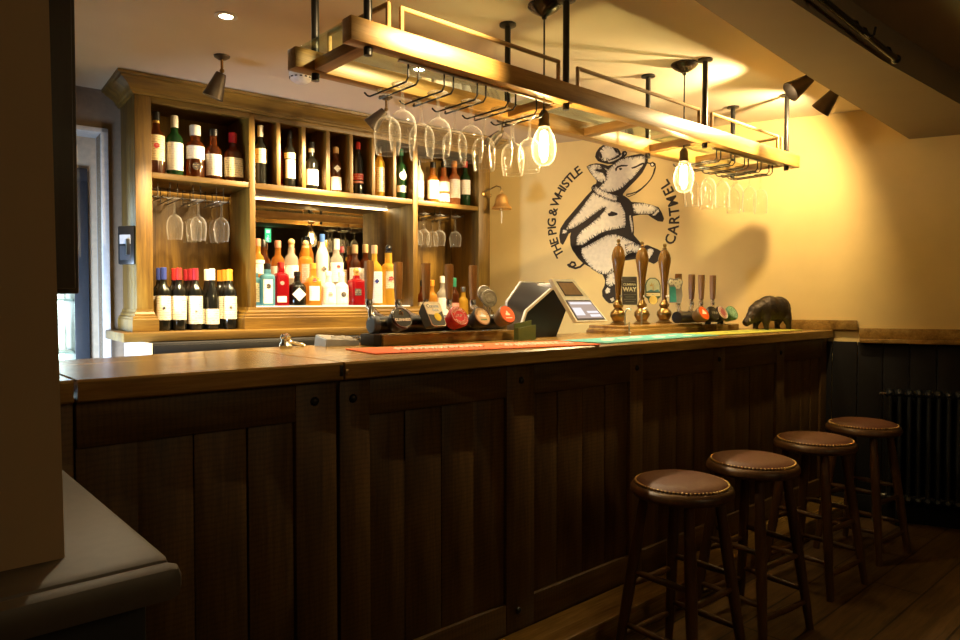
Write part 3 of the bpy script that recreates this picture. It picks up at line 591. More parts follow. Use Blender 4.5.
# ------------------------------------------------------------------ bottles
def shape(kind, Rb, H):
    rn = min(.0145, Rb*.42)
    if kind == 'wine':   s = [(Rb, .60), (Rb*.97, .64), (Rb*.80, .685), (Rb*.52, .72), (rn*1.12, .76), (rn, .80)]
    elif kind == 'burg': s = [(Rb, .48), (Rb*.95, .54), (Rb*.78, .62), (Rb*.55, .70), (rn*1.2, .77), (rn, .81)]
    elif kind == 'whisky': s = [(Rb, .58), (Rb*.96, .625), (Rb*.82, .67), (Rb*.55, .705), (rn*1.2, .74), (rn*1.15, .80)]
    elif kind == 'squat': s = [(Rb, .52), (Rb*.95, .58), (Rb*.74, .64), (Rb*.45, .68), (rn*1.3, .72), (rn*1.2, .79)]
    elif kind == 'slim': s = [(Rb, .64), (Rb*.94, .69), (Rb*.70, .75), (Rb*.5, .79), (rn*1.1, .83), (rn, .86)]
    elif kind == 'apoth': s = [(Rb, .60), (Rb*.96, .64), (Rb*.80, .675), (Rb*.5, .70), (rn*1.6, .72), (rn*1.6, .80)]
    else:                s = [(Rb, .66), (Rb*.97, .70), (Rb*.78, .735), (Rb*.45, .76), (rn*1.25, .785), (rn*1.2, .85)]   # 'square'
    return rn, [(0, .004), (Rb*.80, 0), (Rb*.97, .004), (Rb, .014)]+[(r, z*H) for r, z in s]
def patch(frame, Rb, z0, z1, half, sq=2., off=.0008, face=-90, nz=1, fn=None):
    mb = MB(frame); n = 14; loops = []
    for k in range(n+1):
        a = R(face-half+2*half*k/n); ct, st = math.cos(a), math.sin(a)
        q = Rb+off if sq == 2 else (Rb+off)/((abs(ct)**sq+abs(st)**sq)**(1/sq))
        loops.append([(q*ct, q*st, z0), (q*ct, q*st, z1)])
    return mb.loft(loops, closed=False, cap=False)
def bottle(label, kind, Rb, H, glass, cap, pos, labels=(), group=None, sq=2., caplen=None, capr=1.15, face=-100, rz=-4, ball=False, emblem=None, neck=None):
    o = thing('bottle', label, 'bottle', pos, R(rz), group); F = PM[o]
    rn, pr = shape(kind, Rb, H)
    cl = caplen if caplen else .14*H
    top = pr[-1]
    z1 = H-cl if H-cl > top[1] else top[1]+.001
    pr = pr+[(top[0]*.98, z1), (0, z1)]
    MB(F).lathe(pr, 24 if sq == 2 else 32, sq=sq).build('glass_body', glass, o, ang=50)
    rc = max(pr[-2][0], .009)*capr
    if ball: MB(F).lathe([(0, z1), (rc*.8, z1), (rc*.8, z1+cl*.3)], 14).sph((0, 0, z1+cl*.62), cl*.42, 12).build('stopper', cap, o)
    else: MB(F).lathe([(0, z1+.0005), (rc, z1+.0005), (rc, H-.003), (rc*.85, H), (0, H)], 16).build('cap', cap, o)
    for z0, z2, half, mat in labels:
        patch(F, Rb, z0*H, z2*H, half, sq, face=face).build('label', mat, o)
    if neck:
        patch(F, pr[-2][0]*1.02, neck[0]*H, neck[1]*H, 178, 2., off=.001).build('neck_band', neck[2], o)
    if emblem:
        zc, hh, mat, sides = emblem; a = R(face); q = Rb+.0018
        if sq != 2: q = q/((abs(math.cos(a))**sq+abs(math.sin(a))**sq)**(1/sq))
        u = Vector((-math.sin(a), math.cos(a), 0)); c = Vector((q*math.cos(a), q*math.sin(a), zc*H))
        MB(F).loft([[c+u*hh*math.cos(2*math.pi*k/sides)+Vector((0, 0, hh*math.sin(2*math.pi*k/sides)))+d for k in range(sides)] for d in (Vector((math.cos(a), math.sin(a), 0))*-.001, Vector((math.cos(a), math.sin(a), 0))*.0008)]).build('emblem', mat, o)
    return o
ZS = 1.9175
G = 'spirit bottles on the top shelf of the open end bay'
bottle('amber whisky bottle with a cream picture label beside the outer stile, top shelf', 'whisky', .040, .325, 'bg_whisky', 'blackcap', bb(.180, .10, ZS), [(.22, .62, 80, 'lab_cream')], G, emblem=(.45, .014, 'lab_red', 12), neck=(.82, .86, 'goldfoil'))
bottle('dark green bottle with a tall white label and white cap on the top shelf', 'whisky', .041, .320, 'bg_green', 'whitefoil', bb(.269, .10, ZS), [(.10, .55, 85, 'lab_white')], G, caplen=.068)
bottle('whisky bottle with white cap and white label across its shoulders, top shelf', 'apoth', .046, .285, 'bg_whisky', 'whitefoil', bb(.372, .10, ZS), [(.36, .60, 85, 'lab_white')], G, caplen=.075, capr=1.25, emblem=(.22, .02, 'lab_dark', 8))
bottle('rounded amber bottle with a dark cap and large cream label on the top shelf', 'squat', .042, .280, 'bg_whisky', 'blackcap', bb(.467, .10, ZS), [(.09, .50, 85, 'lab_white')], G, capr=1.3)
bottle('squat whisky bottle sealed in dripping red wax on the top shelf', 'squat', .050, .275, 'bg_whisky', 'redcap', bb(.570, .10, ZS), [(.10, .48, 75, 'lab_cream')], G, sq=3.2, caplen=.075, capr=1.35, neck=(.64, .74, 'redcap'))
G = 'single bottles in the pigeonholes'
ch = [.719, .867, 1.017, 1.165, 1.315, 1.464, 1.610]
bottle('dark bottle with a cream capsule in the first pigeonhole', 'wine', .034, .335, 'bg_dark', 'whitefoil', bb(ch[0], .08, ZS), [(.36, .60, 85, 'lab_cream')], G, caplen=.07)
bottle('dark bottle with a pale band, red side and long label in the second pigeonhole', 'wine', .032, .330, 'bg_dark', 'blackcap', bb(ch[1]+.018, .07, ZS), [(.16, .48, 60, 'lab_white'), (.50, .60, 85, 'lab_cream')], G)
bottle('slim red labelled bottle half hidden at the back of the second pigeonhole', 'slim', .028, .305, 'bg_red', 'whitefoil', bb(ch[1]-.014, .16, ZS), [(.2, .6, 85, 'lab_red')], G)
bottle('long-necked dark bottle with a white square label in the third pigeonhole', 'squat', .038, .285, 'bg_dark', 'blackcap', bb(ch[2]+.005, .08, ZS), [(.10, .42, 70, 'lab_white')], G, neck=(.78, .86, 'whitefoil'))
bottle('amber bottle with a white diamond above a white label in the fourth pigeonhole', 'whisky', .033, .275, 'bg_whisky', 'cork', bb(ch[3]+.012, .08, ZS), [(.06, .34, 75, 'lab_white')], G, emblem=(.52, .022, 'lab_white', 4))
bottle('dark bottle with red cap and red banded label in the fifth pigeonhole', 'slim', .032, .325, 'bg_dark', 'redfoil', bb(ch[4]+.012, .08, ZS), [(.22, .26, 85, 'lab_pink'), (.28, .40, 85, 'lab_red')], G, caplen=.06)
bottle('clear patterned bottle with a silver cap in the sixth pigeonhole', 'slim', .033, .320, 'bg_yellow', 'steel', bb(ch[5]+.012, .08, ZS), [(.10, .58, 50, 'lab_cream')], G)
bottle('green bottle with a round white badge over a white label in the seventh pigeonhole', 'wine', .035, .325, 'bg_green', 'greencap', bb(ch[6]+.022, .08, ZS), [(.14, .27, 65, 'lab_white')], G, emblem=(.46, .026, 'lab_white', 20))
G = 'bottles on the top shelf beside the brass bell'
for nm, kind, gl, cap, X, H, Rb, lb in (
    ('clear bottle with a grey label tucked against the divider on the shelf above the bell', 'slim', 'bg_clear', 'blackcap', 1.770, .272, .034, [(.1, .5, 80, 'lab_cream')]),
    ('amber bottle with a broad white label on the shelf above the bell', 'squat', 'bg_amber', 'blackcap', 1.884, .272, .040, [(.10, .55, 85, 'lab_white')]),
    ('rose coloured bottle with two white labels on the shelf above the bell', 'squat', 'bg_rose', 'blackcap', 1.970, .285, .040, [(.06, .24, 85, 'lab_white'), (.30, .52, 85, 'lab_white')]),
    ('orange bottle with a slanting white label on the shelf above the bell', 'whisky', 'bg_rose', 'orangefoil', 2.058, .300, .040, [(.16, .58, 85, 'lab_white')]),
    ('dark wine bottle with red capsule and white label at the bell end of the shelf', 'wine', 'bg_green', 'redfoil', 2.150, .310, .035, [(.26, .58, 85, 'lab_white')])):
    bottle(nm, kind, Rb, H, gl, cap, bb(X, .09, ZS), lb, G)
# red wine on the back counter
ZW = 1.1175
G = 'wine bottles on the back counter'
cols = [(.195, 'cobalt', 'blue'), (.270, 'redfoil', 'orange-red'), (.352, 'crimson', 'dark red'), (.438, 'whitefoil', 'white'), (.532, 'orangefoil', 'orange')]
where = ['beside the outer stile', 'second in the front row', 'midway along the front row', 'fourth in the front row', 'at the inner end of the row']
rows = {0: 2, 1: 2, 2: 3, 3: 2, 4: 3}
for k, (X, foil, cname) in enumerate(cols):
    for d in range(rows[k]):
        dep = .055+.078*d
        kind = 'burg' if cname == 'white' else 'wine'
        lab = [(.09, .34, 88, 'lab_wine')] if cname == 'white' else [(.17, .55, 88, 'lab_wine')] if cname != 'dark red' else [(.10, .55, 88, 'lab_wine')]
        nm = 'dark wine bottle with %s capsule %s' % (cname, where[k]) if d == 0 else \
             'dark wine bottle with %s capsule standing %s its colour' % (cname, 'directly behind the front one of' if d == 1 else 'deepest of the three of')
        bottle(nm, kind, .0355, .325, 'bg_dark', foil, bb(X-.002*d, dep, ZW), lab, G, caplen=.062,
               emblem=(.36, .008, 'lab_dark', 6) if cname in ('orange', 'blue') else (.30, .008, 'lab_dark', 3) if cname == 'dark red' else None)
# spirits in the middle bay: front row on the lit shelf, back row on the riser
Z0, Z1 = 1.2425, 1.3225
G = 'spirit bottles before the mirror'
bottle('pale blue square gin bottle with a white label on the lit shelf', 'square', .036, .240, 'bg_blue', 'blackcap', bb(.752, .085, Z0), [(.06, .62, 36, 'lab_white')], G, sq=7, emblem=(.46, .014, 'lab_dark', 12))
bottle('light blue bottle half hidden by the divider beside the square gin bottle', 'square', .030, .215, 'bg_blue', 'whitefoil', bb(.692, .115, Z0), [(.10, .6, 36, 'lab_cream')], G, sq=7)
bottle('deep red square bottle with a pale lower label on the lit shelf', 'square', .038, .250, 'bg_red', 'redfoil', bb(.832, .085, Z0), [(.08, .22, 36, 'lab_white')], G, sq=7, emblem=(.52, .012, 'lab_pink', 10))
bottle('squat black apothecary bottle with a cream diamond label', 'squat', .050, .200, 'bg_dark', 'blackcap', bb(.930, .085, Z0), [], G, emblem=(.33, .040, 'lab_white', 4))
bottle('orange spirit bottle with a white square label on the lit shelf', 'squat', .043, .250, 'bg_orange', 'orangefoil', bb(1.028, .085, Z0), [(.12, .46, 38, 'lab_white')], G, sq=4, emblem=(.60, .012, 'lab_red', 8))
bottle('frosted white bottle with a pink and black printed label on the lit shelf', 'squat', .042, .205, 'bg_frost', 'whitefoil', bb(1.128, .085, Z0), [(.08, .50, 85, 'lab_white')], G, emblem=(.33, .014, 'lab_pink', 6))
bottle('frosted white bottle with a black badge beside the red decanter', 'squat', .042, .205, 'bg_frost', 'whitefoil', bb(1.216, .090, Z0), [(.08, .50, 85, 'lab_white')], G, emblem=(.33, .016, 'lab_dark', 8))
bottle('square decanter of deep red spirit with a yellow stopper', 'square', .044, .215, 'bg_red', 'goldfoil', bb(1.306, .075, Z0), [(.28, .48, 25, 'lab_dark')], G, sq=6, ball=True, caplen=.045)
bottle('tall bottle with a white label and a cork top beside the red decanter', 'whisky', .048, .375, 'bg_yellow', 'cork', bb(1.428, .065, Z0), [(.04, .56, 85, 'lab_white')], G, emblem=(.40, .016, 'cobalt', 4))
bottle('tall amber yellow bottle with a black ball stopper at the end of the lit shelf', 'apoth', .047, .380, 'bg_yellow', 'blackcap', bb(1.528, .065, Z0), [(.28, .56, 40, 'lab_cream')], G, ball=True, caplen=.05, emblem=(.44, .018, 'lab_red', 5))
for nm, kind, gl, cap, X, H, Rb, lb, kw in (
    ('orange spirit bottle with a pink cap on the riser beside the divider', 'whisky', 'bg_orange', 'pinkcap', .750, .310, .038, [(.34, .52, 85, 'lab_white'), (.53, .6, 85, 'lab_white')], {}),
    ('dark brown bottle peeping between two white-labelled ones on the riser', 'wine', 'bg_whisky', 'blackcap', .808, .312, .031, [], {}),
    ('amber bottle with dusty pink cap and a white band on the riser', 'whisky', 'bg_amber', 'pinkcap', .872, .305, .038, [(.30, .50, 85, 'lab_white')], {}),
    ('clear bottle with a cork ball stopper and white label on the riser', 'whisky', 'bg_clear', 'cork', .955, .320, .041, [(.26, .50, 85, 'lab_white')], {'ball': True, 'caplen': .05}),
    ('golden orange bottle with a pink square label on the riser', 'apoth', 'bg_orange', 'cork', 1.046, .315, .044, [(.18, .54, 45, 'lab_pink')], {'ball': True, 'caplen': .045}),
    ('narrow bottle with a tall black cap on the riser', 'slim', 'bg_amber', 'blackcap', 1.098, .345, .027, [], {'caplen': .07}),
    ('tall frosted vodka bottle with a blue cap on the riser', 'slim', 'bg_frost', 'bluecap', 1.155, .360, .036, [], {'caplen': .062, 'emblem': (.40, .018, 'lab_dark', 4)}),
    ('pale bottle with a gold cap half hidden on the riser', 'slim', 'bg_clear', 'goldfoil', 1.206, .330, .028, [], {'caplen': .05}),
    ('clear bottle with a tall white cap and white label on the riser', 'whisky', 'bg_clear', 'whitefoil', 1.252, .335, .040, [(.20, .56, 85, 'lab_white')], {'caplen': .07, 'emblem': (.48, .012, 'lab_red', 9)}),
    ('dark bottle with a grey and red capsule on the riser', 'wine', 'bg_dark', 'crimson', 1.318, .295, .032, [(.2, .5, 85, 'lab_cream')], {}),
    ('dark bottle with brown cap and cream label on the riser behind the red decanter', 'whisky', 'bg_whisky', 'cork', 1.378, .305, .036, [(.20, .52, 85, 'lab_white')], {'caplen': .055}),
    ('brown bottle with a pale cork on the riser behind the tall yellow pair', 'whisky', 'bg_whisky', 'cork', 1.452, .312, .036, [(.16, .5, 85, 'lab_white')], {'caplen': .055})):
    bottle(nm, kind, Rb, H, gl, cap, bb(X, .292 if X in (.808, 1.098, 1.206, 1.318) else .228, Z1), lb, G, **kw)
G = 'bottles on the back counter beneath the hanging glasses by the bell'
for nm, kind, gl, cap, X, H, Rb, lb in (
    ('dark bottle with amber label against the divider behind the black tap', 'wine', 'bg_whisky', 'blackcap', 1.798, .290, .033, [(.2, .5, 85, 'lab_cream')]),
    ('orange topped bottle behind the yellow and white tap badge', 'whisky', 'bg_orange', 'orangefoil', 1.872, .292, .040, [(.2, .5, 85, 'lab_cream')]),
    ('clear bottle with a white cap and wide white label behind the second tap handle', 'whisky', 'bg_clear', 'whitefoil', 1.958, .318, .042, [(.12, .55, 85, 'lab_white')]),
    ('dark bottle with green capsule behind the red round tap badge', 'wine', 'bg_whisky', 'greencap', 2.056, .310, .034, [(.2, .45, 85, 'lab_pink')]),
    ('short pale green bottle with silver cap behind the cream tap badge', 'whisky', 'bg_yellow', 'steel', 2.132, .250, .036, [])):
    bottle(nm, kind, Rb, H, gl, cap, bb(X, .09, ZW), lb, G, caplen=.06 if 'caps' in nm else None)

# ------------------------------------------------------------------ stemmed glasses, hung upside down
def stem_prof(H, rb, foot=.034, bowl=.60, rim=.84, flute=False):
    # z runs up from the rim (z=0) to the foot (z=H)
    zb = bowl*H
    if flute:
        pr = [(rb*.86, 0), (rb*.95, zb*.25), (rb, zb*.55), (rb*.92, zb*.78), (rb*.55, zb*.94), (.006, zb+.004)]
    else:
        pr = [(rb*rim, 0), (rb*.94, zb*.20), (rb*.99, zb*.40), (rb, zb*.54), (rb*.95, zb*.70), (rb*.80, zb*.84), (rb*.52, zb*.94), (rb*.22, zb*.99), (.006, zb+.004)]
    return pr+[(.0042, zb+.02), (.0038, H-.025), (.006, H-.012), (foot*.55, H-.005), (foot, H-.0025), (foot, H), (0, H)]
def glass_obj(label, loc, H, rb, group, src={}, **k):
    key = (H, rb, tuple(sorted(k.items())))
    if key not in src:
        loc_r = stem_prof(H, rb, **k)[0][0]
        o = MB(Matrix.Translation(loc)).lathe(stem_prof(H, rb, **k), 26, cap=False).tube([(loc_r*math.cos(2*math.pi*i/26), loc_r*math.sin(2*math.pi*i/26), 0) for i in range(26)], .0011, 5, closed=True).tube([(.034*math.cos(2*math.pi*i/26), .034*math.sin(2*math.pi*i/26), H-.0012) for i in range(26)], .0013, 5, closed=True).build('hanging_wine_glass', 'glass', loc=loc, ang=60)
        src[key] = o; return tag(o, label, 'wine glass', group)
    o = src[key].copy(); COL.objects.link(o); o.location = loc
    return tag(o, label, 'wine glass', group)
def rackpair(F, x, y0, y1, z, half=.019, r=.0028, drop=None, curl=True):
    mb = MB(F)
    for s in (-1, 1):
        pts = []
        if drop: pts += [(x+s*half, y0, drop), (x+s*half, y0, z+.012), (x+s*half, y0+.012, z)]
        else: pts += [(x+s*half, y0, z)]
        pts += [(x+s*half, y1, z)]
        if curl: pts += [(x+s*(half+.004), y1+.010, z+.004), (x+s*(half+.012), y1+.016, z+.014)]
        mb.tube(pts, r, 6)
    return mb
t = thing('hanging_glass_rack', 'wire glass rack under the shelf above the wine bottles', 'glass rack', bb(.36, .17, 1.80), R(-4))
LX = [.165, .262, .378, .498]
for x in LX:
    mb = MB(FB)
    for s in (-1, 1):
        mb.tube([(x+s*.019, .335, 1.80), (x+s*.019, .030, 1.80), (x+s*.024, .016, 1.806)], .0026, 6)
        for y in (.10, .30): mb.tube([(x+s*.019, y, 1.80), (x+s*.019, y, 1.886)], .0024, 6)
    mb.build('wire_runner', 'iron', t)
MB(FB).tube([(.138, .30, 1.836), (.62, .30, 1.836)], .0026, 6).build('cross_wire', 'iron', t)
G = 'glasses hung above the wine bottles'
for x, ys, nm in ((LX[1], [.09], ['wine glass hung alone on the second wire runner above the wine bottles']),
                  (LX[2], [.075, .158, .24], ['wine glass hung foremost on the third wire runner above the wine bottles', 'wine glass hung midway along the third wire runner above the wine bottles', 'wine glass hung deepest on the third wire runner above the wine bottles']),
                  (LX[3], [.075, .158, .24], ['wine glass hung foremost on the wire runner next to the pigeonhole divider', 'wine glass hung midway along the wire runner next to the pigeonhole divider', 'wine glass hung deepest on the wire runner next to the pigeonhole divider'])):
    for y, n_ in zip(ys, nm): glass_obj(n_, bb(x, y, 1.806-.212), .212, .040, G)
t = thing('hanging_glass_rack', 'wire glass rack under the shelf beside the brass bell', 'glass rack', bb(1.95, .17, 1.84), R(-4))
RX = [1.80, 1.925, 2.055]
for x in RX:
    mb = MB(FB)
    for s in (-1, 1):
        mb.tube([(x+s*.019, .335, 1.835), (x+s*.019, .030, 1.835), (x+s*.024, .016, 1.841)], .0026, 6)
        for y in (.10, .30): mb.tube([(x+s*.019, y, 1.835), (x+s*.019, y, 1.884)], .0024, 6)
    mb.build('wire_runner', 'iron', t)
G = 'glasses hung beside the brass bell'
for i, x in enumerate(RX):
    for k, y in enumerate((.075, .158, .24)[:3 if i < 2 else 1]):
        glass_obj('wine glass hung %s on the %s wire runner of the rack beside the bell' % (['foremost', 'midway', 'deepest'][k], ['first', 'middle', 'last'][i]), bb(x, y, 1.841-.20), .20, .040, G, bowl=.5)

# ------------------------------------------------------------------ bell, card terminal, detector
c = bb(2.322, -.095, 0); zt = 2.012
t = thing('brass_bell', 'polished brass bell on a scrolled wall bracket at the end of the cabinet', 'bell', (c.x, c.y, 1.897), R(-4))
MB().lathe([(.068, 1.897), (.070, 1.900), (.067, 1.908), (.053, 1.922), (.045, 1.942), (.041, 1.970), (.033, 1.988), (.016, 1.998), (0, 2.0)], 28, c=(c.x, c.y, 0)).build('bell_body', 'copper', t)
MB().sph((c.x, c.y, 1.896), .013, 10).build('clapper', 'brass', t)
MB().tube([(c.x+.012*math.cos(a), c.y, 2.008+.012*math.sin(a)) for a in [2*math.pi*k/12 for k in range(12)]], .003, 6, closed=True).build('hanging_ring', 'brass', t)
q = bb(2.245, -.002, 0)
MB().tube([(c.x, c.y, 2.020), (c.x-.006, c.y+.003, 2.045), (c.x-.025, c.y+.025, 2.055), (c.x-.05, c.y+.055, 2.035), (q.x, q.y, 2.015)], .0045, 8).tube([(q.x+.004, q.y-.006, 1.985), (q.x+.015, q.y-.02, 1.975), (q.x+.03, q.y-.035, 1.985), (q.x+.028, q.y-.038, 2.0), (q.x+.018, q.y-.03, 2.0)], .0035, 6).build('bracket', 'oldbrass', t)
MB().lathe([(.022, 0), (.022, .004), (.012, .008), (0, .009)], 14, mtx=Matrix.Translation((q.x, q.y, 2.005)) @ Matrix.Rotation(R(86), 4, 'X')).build('wall_rose', 'oldbrass', t)
MB().tube([(c.x, c.y, 1.884), (c.x+.001, c.y, 1.85), (c.x-.001, c.y, 1.80)], .0032, 6).build('bell_rope', 'whitefoil', t)

t = thing('wall_intercom_mount', 'black handset unit with a pale screen fixed to the cabinet side', 'handset', bb(.058, .10, 1.46), R(-4))
HF = FB @ Matrix.Translation((.052, .012, 0)) @ Matrix.Rotation(R(-52), 4, 'Z')
MB(HF).box((-.100, .0, 1.452), (-.002, .022, 1.645), .008).build('body', 'black', t)
MB(FB).box((.02, .03, 1.50), (.0575, .06, 1.58), .003).build('bracket', 'black', t)
MB(HF).box((-.085, -.0015, 1.555), (-.022, -.0002, 1.60), 0).build('screen', plain('pale handset screen', (.35, .38, .44), rough=.2), t)
MB(HF).box((-.085, -.0015, 1.475), (-.022, -.0002, 1.545), 0).build('keypad', plain('grey keypad', (.05, .055, .065), rough=.3), t)

t = thing('smoke_detector', 'white round smoke detector on the ceiling behind the gantry end', 'smoke detector', (1.62, 3.14, ZC))
MB().lathe([(0, ZC), (.056, ZC), (.056, ZC-.018), (.048, ZC-.034), (.030, ZC-.046), (0, ZC-.046)], 26, c=(1.62, 3.14, 0)).build('casing', 'white', t)
mb = MB()
for k in range(14):
    a = 2*math.pi*k/14
    mb.box((-.006, .0508, ZC-.0275), (.006, .0548, ZC-.022), mtx=Matrix.Translation((1.62, 3.14, 0)) @ Matrix.Rotation(a, 4, 'Z'))
mb.build('vent_slots', 'black', t)

# ------------------------------------------------------------------ lamps
for k, x in enumerate((1.078, 2.01, 2.94)):
    y = 2.70
    t = thing('ceiling_downlight', ['recessed ceiling downlight shining above the counter flap', 'recessed ceiling downlight seen through the gantry by its first glasses', 'recessed ceiling downlight seen through the gantry by the first pendant bulb'][k], 'downlight', (x, y, ZC), 0, 'recessed ceiling downlights')
    MB().lathe([(.026, ZC-.001), (.042, ZC-.001), (.044, ZC-.005), (.026, ZC-.006)], 26, c=(x, y, 0), cap=False).build('bezel', 'white', t)
    MB().lathe([(0, ZC-.0032), (.0255, ZC-.0032), (.0255, ZC-.0012), (0, ZC-.0012)], 20, c=(x, y, 0)).build('lamp', 'downlight', t)
def spotlamp(label, base, d, L=.115, r0=.024, r1=.046, stem=.055, group='bronze cone spotlights'):
    d = Vector(d).normalized()
    t = thing('ceiling_spotlight', label, 'spotlight', base, 0, group)
    B = Vector(base)
    MB().lathe([(0, 0), (.036, 0), (.034, -.006), (.018, -.016), (0, -.017)], 20, c=base).build('ceiling_rose', 'spot', t)
    j = B+Vector((0, 0, -.012-stem))
    MB().tube([B+Vector((0, 0, -.012)), j+Vector((0, 0, .012)), j+d*.006], .0065, 8).sph(j, .011, 10).build('swivel_stem', 'oldbrass', t)
    F = Matrix.Translation(j+d*.012) @ d.to_track_quat('Z', 'Y').to_matrix().to_4x4()
    MB(F).lathe([(0, 0), (r0*.9, 0), (r0, .006), (r1, L), (r1-.003, L), (r0-.003, .010), (0, .010)], 24).build('cone_shade', 'spot', t)
    MB(F).lathe([(0, L*.55), (r0*1.0, L*.55), (r0*1.0, L*.6), (0, L*.62)], 18).build('lamp', 'spotlamp', t)
    return j+d*(L+.03), d
SP = []
SP.append(spotlamp('bronze cone spotlight over the open end of the bottle cabinet', (1.239, 3.155, ZC), (-.24, .24, -.9)))
SP.append(spotlamp('bronze cone spotlight behind the first glasses of the gantry', (2.152, 3.19, ZC), (-.52, .48, -.7)))
SP.append(spotlamp('bronze cone spotlight above the bell end of the cabinet', (2.965, 3.13, ZC), (-.52, .50, -.7)))
SB = []
SB.append(spotlamp('bronze cone spotlight beside the boxed beam tilted along the gantry', (3.40, 1.44, ZC), (-.62, .58, -.58), stem=.03, L=.118, r1=.05))
SB.append(spotlamp('bronze cone spotlight beside the boxed beam aimed at the mural wall', (3.68, 1.435, ZC), (.02, .62, -.66), stem=.03, L=.118, r1=.05))
# ------------------------------------------------------------------ gantry over the counter
t = thing('hanging_gantry', 'oak bar gantry hung on dark poles with a wooden gallery rail', 'gantry', (2.45, 1.87, 2.0))
GX0, GX1, YF, YB = 1.028, 3.848, 1.695, 2.062
MB().box((GX0, YF, 1.998), (GX1, YF+.05, 2.066), .003).build('front_beam', 'beam', t)
MB().box((GX0-.01, YB-.055, 1.998), (GX1, YB, 2.062), .003).build('rear_beam', 'beam', t)
for x in (1.105, 1.955, 2.42, 2.915, 3.33, 3.742):
    w = .024
    MB().box((x-w, YF+.051, 2.0), (x+w, YB-.056, 2.034), .003).build('cross_beam', 'beamY', t)
for a, b in ((1.05, 1.92), (1.99, 2.87), (2.96, 3.82)):
    MB().box((a, YF+.03, 2.0675), (b, YB-.02, 2.0755), .001).build('glass_shelf', 'shelfglass', t)
for x in (1.10, 1.955, 2.915, 3.742):
    for y, xo in ((1.722, 0), (2.032, 0)):
        p = MB().tube([(x, y, 1.975), (x, y, ZC-.008)], .0125, 12).build('pole', 'iron', t)
        MB().lathe([(0, 0), (.034, 0), (.034, -.008), (.016, -.012), (0, -.013)], 18, c=(x, y, ZC)).build('flange', 'iron', p)
        MB().lathe([(0, 0), (.013, 0), (.013, -.012), (.009, -.022), (0, -.024)], 14, c=(x, y, 1.997)).build('pole_nut', 'iron', p)
def gallery(pts):
    mb = MB(); mb.tube(pts, .0075, 8); return mb
zr = 2.138
y = 1.715
for pts in ([(1.165, y, 2.066), (1.165, y, zr), (1.150, 2.03, zr), (1.150, 2.03, 2.062)],
            [(1.212, y, 2.066), (1.212, y, zr), (1.905, y, zr), (1.905, y, 2.066)],
            [(2.012, y, 2.066), (2.012, y, zr), (2.852, y, zr), (2.852, y, 2.066)],
            [(2.962, y, 2.066), (2.962, y, zr), (3.622, y, zr), (3.622, y, 2.066)],
            [(3.668, y, 2.066), (3.668, y, zr), (3.668, 2.03, zr), (3.668, 2.03, 2.062)]):
    mb = MB()
    for a, b in zip(pts, pts[1:]): mb.tube([a, b], .0078, 8)
    for p in pts[1:-1]: mb.sph(p, .0078, 8)
    mb.build('gallery_rail', 'rail', t)
CHX = [1.275, 1.415, 1.555, 1.695, 1.838]
CHR = [3.075, 3.21, 3.345, 3.48, 3.605]
for x in CHX+CHR: rackpair(I4, x, 1.742, 1.955, 1.940, drop=1.998, r=.0032).build('wire_hanger', 'iron', t)
for a, b in ((1.22, 1.90), (3.02, 3.66)):
    MB().box((a, 1.737, 1.990), (b, 1.748, 1.9975), .001).build('hanger_strip', 'steel', t)
G = 'wine glasses hung from the gantry'
H = .202; zg = 1.946-H
for i, x in enumerate(CHX):
    for y, w in ((1.795, 'front'), (1.885, 'back'))[:2 if i < 4 else 2]:
        glass_obj('large wine glass at the %s of the %s gantry hanger from the cabinet end' % (w, ORD[i]), (x+random.uniform(-.003, .003), y, zg), H, .0435, G)
G = 'slim glasses hung from the gantry'
for i, x in enumerate(CHR):
    for y, w in ((1.795, 'front'), (1.885, 'back')):
        if (i, w) in ((4, 'back'), (2, 'back')): continue
        glass_obj('slim wine glass at the %s of the %s gantry hanger beyond the second bulb' % (w, ORD[i]), (x+random.uniform(-.003, .003), y, zg-.004), H+.004, .036, G, bowl=.62, rim=.9)

BULBS = [(1.933, 1.812), (2.899, 1.820)]
for k, (x, y) in enumerate(BULBS):
    t = thing('pendant_lamp', ['bare filament bulb pendant hanging beside the large wine glasses', 'bare filament bulb pendant hanging beside the mural pig\'s snout'][k], 'pendant lamp', (x, y, ZC), 0, 'filament bulb pendants')
    MB().lathe([(0, 0), (.062, 0), (.063, -.006), (.052, -.018), (.030, -.032), (.012, -.042), (.008, -.052), (0, -.053)], 28, c=(x, y, ZC)).build('ceiling_rose', plain('dark bronze rose', (.05, .04, .03), rough=.22, metal=.8) if k == 0 else bpy.data.materials['dark bronze rose'], t)
    MB().tube([(x, y, ZC-.05), (x, y, 1.985)], .0035, 8).build('cord', 'black', t)
    MB().lathe([(0, 1.990), (.010, 1.988), (.016, 1.978), (.020, 1.972), (.020, 1.940), (.022, 1.936), (.022, 1.925), (0, 1.924)], 18, c=(x, y, 0)).build('lamp_holder', 'spot', t)
    b = MB().lathe([(.017, 1.934), (.021, 1.922), (.034, 1.900), (.044, 1.872), (.047, 1.845), (.043, 1.815), (.034, 1.795), (.020, 1.783), (0, 1.779)], 26, c=(x, y, 0), cap=False).build('bulb', 'bulbglass', t, ang=80)
    mb = MB()
    for j in range(6):
        a = 2*math.pi*j/6; ca, sa = math.cos(a), math.sin(a)
        mb.tube([(x+.010*ca, y+.010*sa, 1.905), (x+.015*ca, y+.015*sa, 1.865), (x+.014*ca, y+.014*sa, 1.818)], .0026, 6)
    mb.build('filament', 'filament', b)

